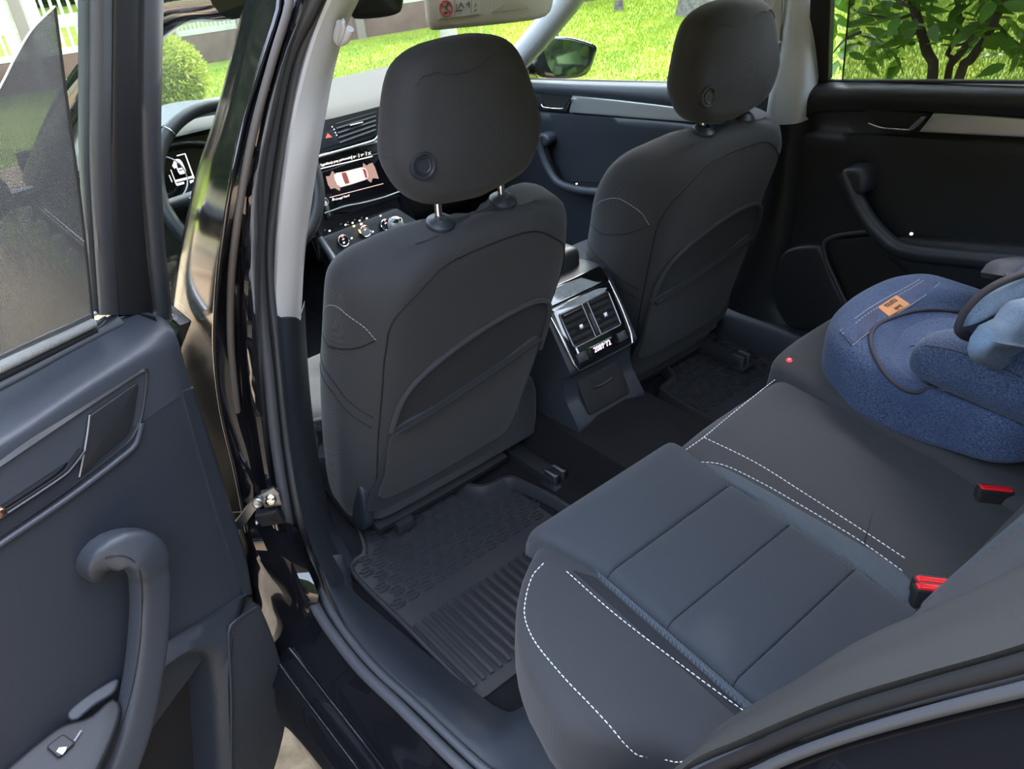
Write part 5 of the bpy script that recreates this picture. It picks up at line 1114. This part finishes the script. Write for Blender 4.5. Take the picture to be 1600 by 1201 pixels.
tube('mirror_arm', vv((-.86, 1.6, .965), (-.94, 1.57, .975)), .025, PAINT, ml)
wing_ = thing('bonnet', 'black bonnet and wings ahead of the windscreen', 'bonnet')
shell('bonnet_skin', [[Vector((x, y, z-.03*(abs(x)/.8)**2)) for x in (-.86, -.5, 0, .5, .86)] for y, z in ((2.02, .90), (2.3, .82), (2.6, .74), (2.85, .64), (2.95, .5))], (0, 0, -.01), PAINT, wing_)
for sg in (-1, 1): shell('wing_skin', [[Vector((sg*x, y, z)) for x, z in ((.86, .80), (.91, .72), (.92, .55), (.90, .35))] for y in (1.76, 2.1, 2.5, 2.8)], (-sg*.01, 0, 0), PAINT, wing_)
# ---- passenger-side door mirror
mr = thing('door_mirror', 'black passenger door mirror reflecting greenery, against the lawn', 'mirror', group='door mirrors')
mn = Vector((-.35, -.93, .12)).normalized(); mpl = (Vector((.97, 1.52, .99)), mn)
mo = px(mpl, (836, 100), (842, 72), (852, 59), (880, 57), (905, 61), (933, 72), (931, 90), (922, 112), (908, 121), (880, 124), (856, 123), (842, 118))
pad('housing', crv(mo, 50, True), mn, .11, PAINT, mr, r=.012, rb=.04, rings=4)
gm = px((mpl[0]+mn*.003, mn), (846, 66), (858, 60), (890, 62), (921, 73), (920, 92), (912, 112), (903, 117), (868, 120), (857, 104))
pad('mirror_glass', rc(gm, .008), mn, .004, mk('mirror_silver', (.9, .92, .93), .02, metal=1), mr, r=0, inner=1)
tube('mirror_arm', crv([at(812, 112, ('X', .78)), at(835, 110, ('X', .88)), at(850, 105, ('X', .93))], 10), .04, PAINT, mr)
pad('housing_shoulder', crv(px(('X', .85), (812, 86), (822, 70), (845, 58), (850, 80), (848, 118), (815, 122)), 24, True), NX, .08, PAINT, mr, r=.01)
# ================================================================ OUTDOORS
GR = mk('lawn_green', (.15, .23, .015), .9, var=(3.0, (.24, .30, .025)), bump=(60, .8, .02))
BLD = mk('grass_blade', (.22, .33, .018), .8, var=(1.5, (.36, .42, .03)))
PAV = mk('concrete_paver', (.36, .27, .17), .9, var=(25, (.22, .16, .10)), bump=(120, .6, .004))
def flat(name, q, z, m, label, cat):
    o = pad(name, [Vector((x, y, z)) for x, y in q], (0, 0, 1), .05, m, None, r=0, inner=1); tag(o, label, cat, kind='structure'); return o
flat('lawn', ((1.35, -20), (40, -20), (40, 40), (-16, 40), (-16, 6.2), (.4, 6.2), (1.35, 5.0)), 0, GR, 'sunlit green lawn around the drive', 'lawn')
flat('driveway', ((-16, -20), (1.35, -20), (1.35, 5.0), (.4, 6.2), (-16, 6.2)), -.002, PAV, 'beige concrete driveway under the car', 'driveway')
rnd = random.Random(3)
def blades(name, n, region, h, w, label):
    vs_, fs_ = [], []
    for _ in range(n):
        x, y = region()
        a = rnd.uniform(0, 6.283); hh = h*rnd.uniform(.5, 1.3); dx, dy = math.cos(a)*w, math.sin(a)*w; lx, ly = rnd.uniform(-.5, .5)*hh, rnd.uniform(-.5, .5)*hh; k = len(vs_)
        vs_ += [(x-dx, y-dy, 0), (x+dx, y+dy, 0), (x+lx, y+ly, hh)]; fs_.append((k, k+1, k+2))
    me = bpy.data.meshes.new(name); me.from_pydata(vs_, [], fs_); me.materials.append(BLD); o = bpy.data.objects.new(name, me); COL.objects.link(o)
    tag(o, label, 'grass', kind='stuff'); return o
def reg():
    while True:
        t = rnd.random(); x = 1.4+9*rnd.random()**1.0; y = rnd.uniform(-.8, 8.3)
        if y < 8.55-.202*(x-2.3): return x, y
blades('grass', 150000, reg, .032, .005, 'short grass blades of the lawn')
# garden wall of concrete posts, brown base slabs and pale baluster panels
W0 = Vector((2.3, 8.74, 0)); WD = Vector((.98, -.198, 0)).normalized(); WNn = Vector((-.198, -.98, 0)).normalized()
wall = thing('garden_wall', 'concrete garden wall with brown base slabs and pale baluster panels', 'garden wall')
BRN = mk('brown_concrete', (.17, .10, .078), .9, var=(6, (.12, .07, .055)), bump=(80, .5, .004))
CRM = mk('cream_concrete', (.62, .58, .48), .9, var=(5, (.52, .50, .42)), bump=(80, .4, .003))
POSTC = mk('post_concrete', (.24, .19, .165), .9, bump=(80, .5, .004))
wpl_ = (W0, WNn)
stops = [(at(x, 60, wpl_)-W0).dot(WD) for x in (268, 381, 564)]
b0 = stops[2]-stops[1]
cuts = [stops[0]-b0*2, stops[0]-b0, stops[0], stops[1], stops[2]]+[stops[2]+b0*k for k in range(1, 6)]
def unit(name, sx_, sy_, sz, m, r=.008):
    o = box(name, (0, 0, 0), (sx_, sy_, sz), m, wall, r=r); return o
ax_ = Matrix(((WD.x, -WNn.x, 0, 0), (WD.y, -WNn.y, 0, 0), (0, 0, 1, 0), (0, 0, 0, 1)))
def put(src, s, dn, z, sc=(1, 1, 1), first=False):
    mtx = Matrix.Translation(W0+WD*s-WNn*dn+Vector((0, 0, z))) @ ax_ @ Matrix.Diagonal((*sc, 1))
    if first: src.matrix_local = mtx; return src
    return instance(src, wall, mtx)
post0 = unit('post', .10, .10, 1.3, POSTC); base0 = unit('base_slab', 1, .05, .30, BRN); rail0 = unit('rail', 1, .05, .055, CRM, .006); side0 = unit('panel_side', 1, .045, .32, CRM, .006); bal0 = unit('baluster', .03, .045, .20, CRM, .006)
used = set()
def place(src, *a, **k):
    f_ = src.name not in used; used.add(src.name); return put(src, *a, first=f_, **k)
for i, c in enumerate(cuts):
    place(post0, c, -.02, .65)
    if i+1 < len(cuts):
        w = cuts[i+1]-c; m = c+w/2
        place(base0, m, .01, .15, sc=(w, 1, 1))
        for row_ in range(3):
            z0 = .30+row_*.30
            place(rail0, m, .01, z0+.03, sc=(w, 1, 1)); place(rail0, m, .01, z0+.275, sc=(w, 1, 1))
            sw_w = w*.14
            for q in (c+sw_w/2, c+w-sw_w/2): place(side0, q, .01, z0+.15, sc=(sw_w, 1, .9))
            n = 12
            for k in range(n): place(bal0, c+sw_w+(w-2*sw_w)*(k+.5)/n, .01, z0+.152)
# picket fence with shrubs ahead of the driver's side
pf = thing('picket_fence', 'cream picket fence with shrubs, mirrored in the black pillar cover', 'fence')
CREAM = mk('cream_paint', (.58, .55, .42), .8)
pk0 = None
for k in range(44):
    p = Vector((-1.35-.12*k, 4.3+.02*k, .55))
    if pk0 is None:
        pk0 = pad('picket', rc([Vector((x, 0, z)) for x, z in ((-.035, -.5), (.035, -.5), (.035, .36), (0, .42), (-.035, .36))], .004, 2), (0, -1, 0), .02, CREAM, pf, r=.003, inner=1); pk0.location = p
    else: instance(pk0, pf, Matrix.Translation(p))
for z in (.25, .75): box('rail', (-3.9, 4.75, z), (5.3, .03, .07), CREAM, pf, ax=(Vector((-1, .165, 0)).normalized(), Vector((-.165, -1, 0)).normalized(), UZ))
# globe bush
def spray_mesh(name, pts, m, par, size, n_each=1):
    vs_, fs_ = [], []
    for p, nn in pts:
        for _ in range(n_each):
            a = Vector((rnd.gauss(0, 1), rnd.gauss(0, 1), rnd.gauss(0, 1))).normalized(); d = (nn*1.2+a).normalized(); s = d.cross(Vector((rnd.gauss(0, 1), rnd.gauss(0, 1), rnd.gauss(0, 1)))).normalized()*size*.28; L = size*rnd.uniform(.6, 1.3); k = len(vs_)
            vs_ += [p-s, p+s, p+d*L+s*.4, p+d*L-s*.4]; fs_.append((k, k+1, k+2, k+3))
    me = bpy.data.meshes.new(name); me.from_pydata([tuple(v) for v in vs_], [], fs_); me.materials.append(m); o = bpy.data.objects.new(name, me); COL.objects.link(o); o.parent = par; o['kind'] = 'stuff'; return o
def leafmat(name, c1, c2, tr=.45):
    m = bpy.data.materials.new(name); m.use_nodes = True; nt = m.node_tree; b = nt.nodes['Principled BSDF']; b.inputs['Roughness'].default_value = .5
    tc = nt.nodes.new('ShaderNodeTexCoord'); nz = nt.nodes.new('ShaderNodeTexNoise'); nz.inputs['Scale'].default_value = 7
    mx = nt.nodes.new('ShaderNodeMix'); mx.data_type = 'RGBA'; mx.inputs['A'].default_value = (*c1, 1); mx.inputs['B'].default_value = (*c2, 1)
    t = nt.nodes.new('ShaderNodeBsdfTranslucent'); ms = nt.nodes.new('ShaderNodeMixShader'); ms.inputs[0].default_value = tr; o = nt.nodes['Material Output']
    L = nt.links.new; L(tc.outputs['Object'], nz.inputs[0]); L(nz.outputs[0], mx.inputs['Factor']); L(mx.outputs['Result'], b.inputs['Base Color']); L(mx.outputs['Result'], t.inputs[0]); L(b.outputs[0], ms.inputs[1]); L(t.outputs[0], ms.inputs[2]); L(ms.outputs[0], o.inputs[0]); return m
THU = leafmat('thuja_green', (.22, .30, .03), (.40, .42, .05), .3)
bush = thing('globe_bush', 'round yellow-green conifer bush in front of the wall', 'bush')
bc = Vector((1.12, 6.9, .28)); br = (.40, .40, .33)
core = egg('foliage_core', bc, (SX, Vector((0, 1, 0)), UZ), (br[0]*.93, br[1]*.93, br[2]*.93), mk('bush_inside', (.10, .14, .03), .9), bush, p=1.0)
pts = []
for _ in range(9000):
    d = Vector((rnd.gauss(0, 1), rnd.gauss(0, 1), rnd.gauss(0, 1))).normalized(); k = rnd.uniform(.90, 1.03)
    pts.append((bc+Vector((d.x*br[0], d.y*br[1], d.z*br[2]))*k, d))
spray_mesh('foliage', pts, THU, bush, .035)
# tree trunks on the lawn
BARK = mk('grey_bark', (.23, .21, .19), .95, var=(18, (.12, .10, .09)), bump=(45, 1.0, .02))
LEAF = leafmat('leaf_green', (.05, .13, .015), (.14, .26, .03), .5)
def trunk_tree(px0, wpx, label, h=3.6, crown=True, m=BARK):
    b = at(*px0, ('Z', 0)); r = wpx/FPX*(b-CAM).length/2
    T = thing('garden_tree', label, 'tree', group='lawn trees')
    tube('trunk', crv([b-Vector((0, 0, .05)), b+Vector((0, 0, .1)), b+Vector((.02, .03, h*.5)), b+Vector((.0, .05, h))], 16), [r*1.25]+[r*1.05]*3+[r]*12, m, T, n=14)
    if crown:
        P = []
        for _ in range(1600):
            d = Vector((rnd.gauss(0, 1), rnd.gauss(0, 1), rnd.gauss(0, 1))).normalized()*rnd.uniform(.5, 1)
            P.append((b+Vector((d.x*1.3, d.y*1.3, h+.9+d.z*1.1)), d))
        spray_mesh('foliage', P, LEAF, T, .16)
    return T
trunk_tree((1092, 22), 56, 'thick rough-barked tree on the lawn, behind the passenger headrest')
trunk_tree((967, 17), 12, 'thin young tree on the lawn by the wall', 2.6)
trunk_tree((702, 62), 22, 'pale slim trunk standing in front of the brown wall', 3.0, False, mk('pale_bark', (.45, .42, .38), .9, bump=(40, .7, .01)))
# leafy multi-stem tree beside the car
T = thing('leafy_tree', 'leafy multi-stemmed tree close outside the rear side window', 'tree')
TB = mk('dark_bark', (.075, .055, .04), .95, var=(30, (.04, .03, .022)), bump=(60, .9, .01))
tb = Vector((2.35, .82, 0))
stems = [[(1462, 300), (1456, 130), (1448, 80), (1436, 40), (1425, 0), (1405, -60), (1380, -160)], [(1478, 300), (1480, 126), (1495, 90), (1515, 66), (1545, 20), (1580, -60)], [(1500, 300), (1498, 124), (1515, 95), (1540, 60), (1560, 20), (1600, -80)], [(1490, 200), (1484, 110), (1480, 85), (1500, 40), (1490, -40), (1500, -140)]]
xs_ = (2.30, 2.38, 2.26, 2.42)
brs = []
for q, X, r in zip(stems, xs_, (.026, .020, .025, .014)):
    P = [tb+Vector((X-2.35, rnd.uniform(-.05, .05), -.03))]+[at(a, b, ('X', X)) for a, b in q[1:]]
    C = crv(P, 30); brs.append(C)
    tube('stem', C, [r*(1.15-.6*k/29) for k in range(30)], TB, T, n=8)
twp = [((1430, 20), (1400, 30), (1370, 25), (1340, 20)), ((1440, 50), (1400, 60), (1370, 75), (1345, 90)), ((1345, 50), (1320, 62), (1300, 85), (1296, 92)), ((1550, 30), (1580, 60), (1610, 80)), ((1520, 60), (1500, 70), (1470, 70)), ((1420, 10), (1380, -10), (1330, -20)), ((1470, 50), (1500, 20), (1530, -10)), ((1360, 95), (1385, 85), (1410, 70), (1440, 45))]
for q in twp:
    X = rnd.uniform(2.0, 2.6); C = crv([at(a, b, ('X', X)) for a, b in q], 12); brs.append(C); tube('twig', C, [.006*(1.2-.8*k/11) for k in range(12)], TB, T, n=6)
def leaf_mesh(name):
    vs_, fs_ = [], []; n = 7
    for i in range(n):
        t = i/(n-1); w = .42*math.sin(math.pi*min(1, t*.97+.03)**.8)*(1 if 0 < i < n-1 else .05)
        vs_ += [(t, -w*.5, .05*w-.10*t*t), (t, 0, -.02-.10*t*t), (t, w*.5, .05*w-.10*t*t)]
        if i: k = 3*i; fs_ += [(k-3, k-2, k+1, k), (k-2, k-1, k+2, k+1)]
    return meshob(name, vs_, fs_, LEAF, T, True, 180)
lf = leaf_mesh('leaf'); first = True; cnt = 0; rest = []
zones = [((1296, 1330, -20, 100), 34), ((1330, 1450, -30, 55), 90), ((1345, 1420, 50, 100), 36), ((1440, 1560, -30, 75), 85), ((1545, 1640, -10, 108), 70), ((1470, 1540, 40, 90), 18)]
for (x0, x1, y0, y1), n in zones:
    for _ in range(n):
        p = at(rnd.uniform(x0, x1), y0+(y1-y0)*rnd.random()**1.15, ('X', rnd.uniform(1.95, 2.75)))
        e = Matrix.Rotation(rnd.uniform(0, 6.283), 4, 'Z') @ Matrix.Rotation(rnd.uniform(-.5, .9), 4, 'Y') @ Matrix.Rotation(rnd.uniform(-.9, .9), 4, 'X')
        s = rnd.uniform(.07, .12); mtx = Matrix.Translation(p) @ e @ Matrix.Scale(s, 4)
        if cnt >= 299: rest.append((p, Vector((rnd.gauss(0, 1), rnd.gauss(0, 1), .3)).normalized())); continue
        cnt += 1
        if first: lf.matrix_local = mtx; first = False
        else: instance(lf, T, mtx)
P = list(rest)
for _ in range(9000):                        # unseen rest of the crown, thickened to keep sun off the bench
    d = Vector((rnd.gauss(0, 1), rnd.gauss(0, 1), rnd.gauss(0, 1))).normalized()*rnd.uniform(.35, 1)
    p = Vector((2.6+d.x*1.05, .5+d.y*1.6, 2.1+d.z*.95))
    P.append((p, d))
P = [q for q in P if q[0].x > 1.75 and q[0].z > 1.12]
spray_mesh('crown_leaves', P, LEAF, T, .15)

# tall hedge ring, added unseen to darken reflections and block low light
added_hedge = thing('hedge', 'tall dark green hedge ring added unseen to darken reflections and low light', 'hedge', kind='stuff')
HG = leafmat('hedge_leaf', (.020, .045, .012), (.05, .09, .02), .2)
N_ = 120; ringv = []
for k in range(N_+1):
    a = 2*math.pi*k/N_; R = 16+1.2*math.sin(5*a)+.8*math.sin(11*a+1); hh = 7.6+1.2*math.sin(7*a)+.9*math.sin(13*a+2)+.5*math.sin(29*a)
    c = Vector((2+math.cos(a)*R, 2+math.sin(a)*R, 0)); o = Vector((math.cos(a), math.sin(a), 0))
    ringv.append([c-o*.7, c-o*.75+UZ*hh*.5, c-o*.45+UZ*hh*.85, c+UZ*hh, c+o*.7+UZ*hh*.7, c+o*.8])
loft('hedge_core', ringv, mk('hedge_inside', (.018, .032, .010), .95, bump=(3, 1, .4)), added_hedge, closed=False, caps=False, ang=180)
P = []
for _ in range(14000):
    k = rnd.randrange(N_); t = rnd.random(); seg = rnd.choice((0, 0, 1, 1, 2)); u = rnd.random()
    p = (ringv[k][seg].lerp(ringv[k][seg+1], u)).lerp(ringv[k+1][seg].lerp(ringv[k+1][seg+1], u), t)
    P.append((p, (Vector((2, 2, 1.5))-p).normalized()))
spray_mesh('hedge_leaves', P, HG, added_hedge, .55)
# ---- put every Empty at the base of its thing
bpy.context.view_layer.update()
for e in [o for o in bpy.data.objects if o.type == 'EMPTY' and o.parent is None]:
    pts = []
    def walk(o):
        for c in o.children:
            if c.type == 'MESH':
                mw = c.matrix_world; pts.extend(mw @ Vector(k) for k in c.bound_box)
            walk(c)
    walk(e)
    if not pts: continue
    xs, ys, zs = zip(*[tuple(p) for p in pts])
    b = Vector(((min(xs)+max(xs))/2, (min(ys)+max(ys))/2, min(zs)))
    e.location = b
    for c in e.children: c.location = c.location-b
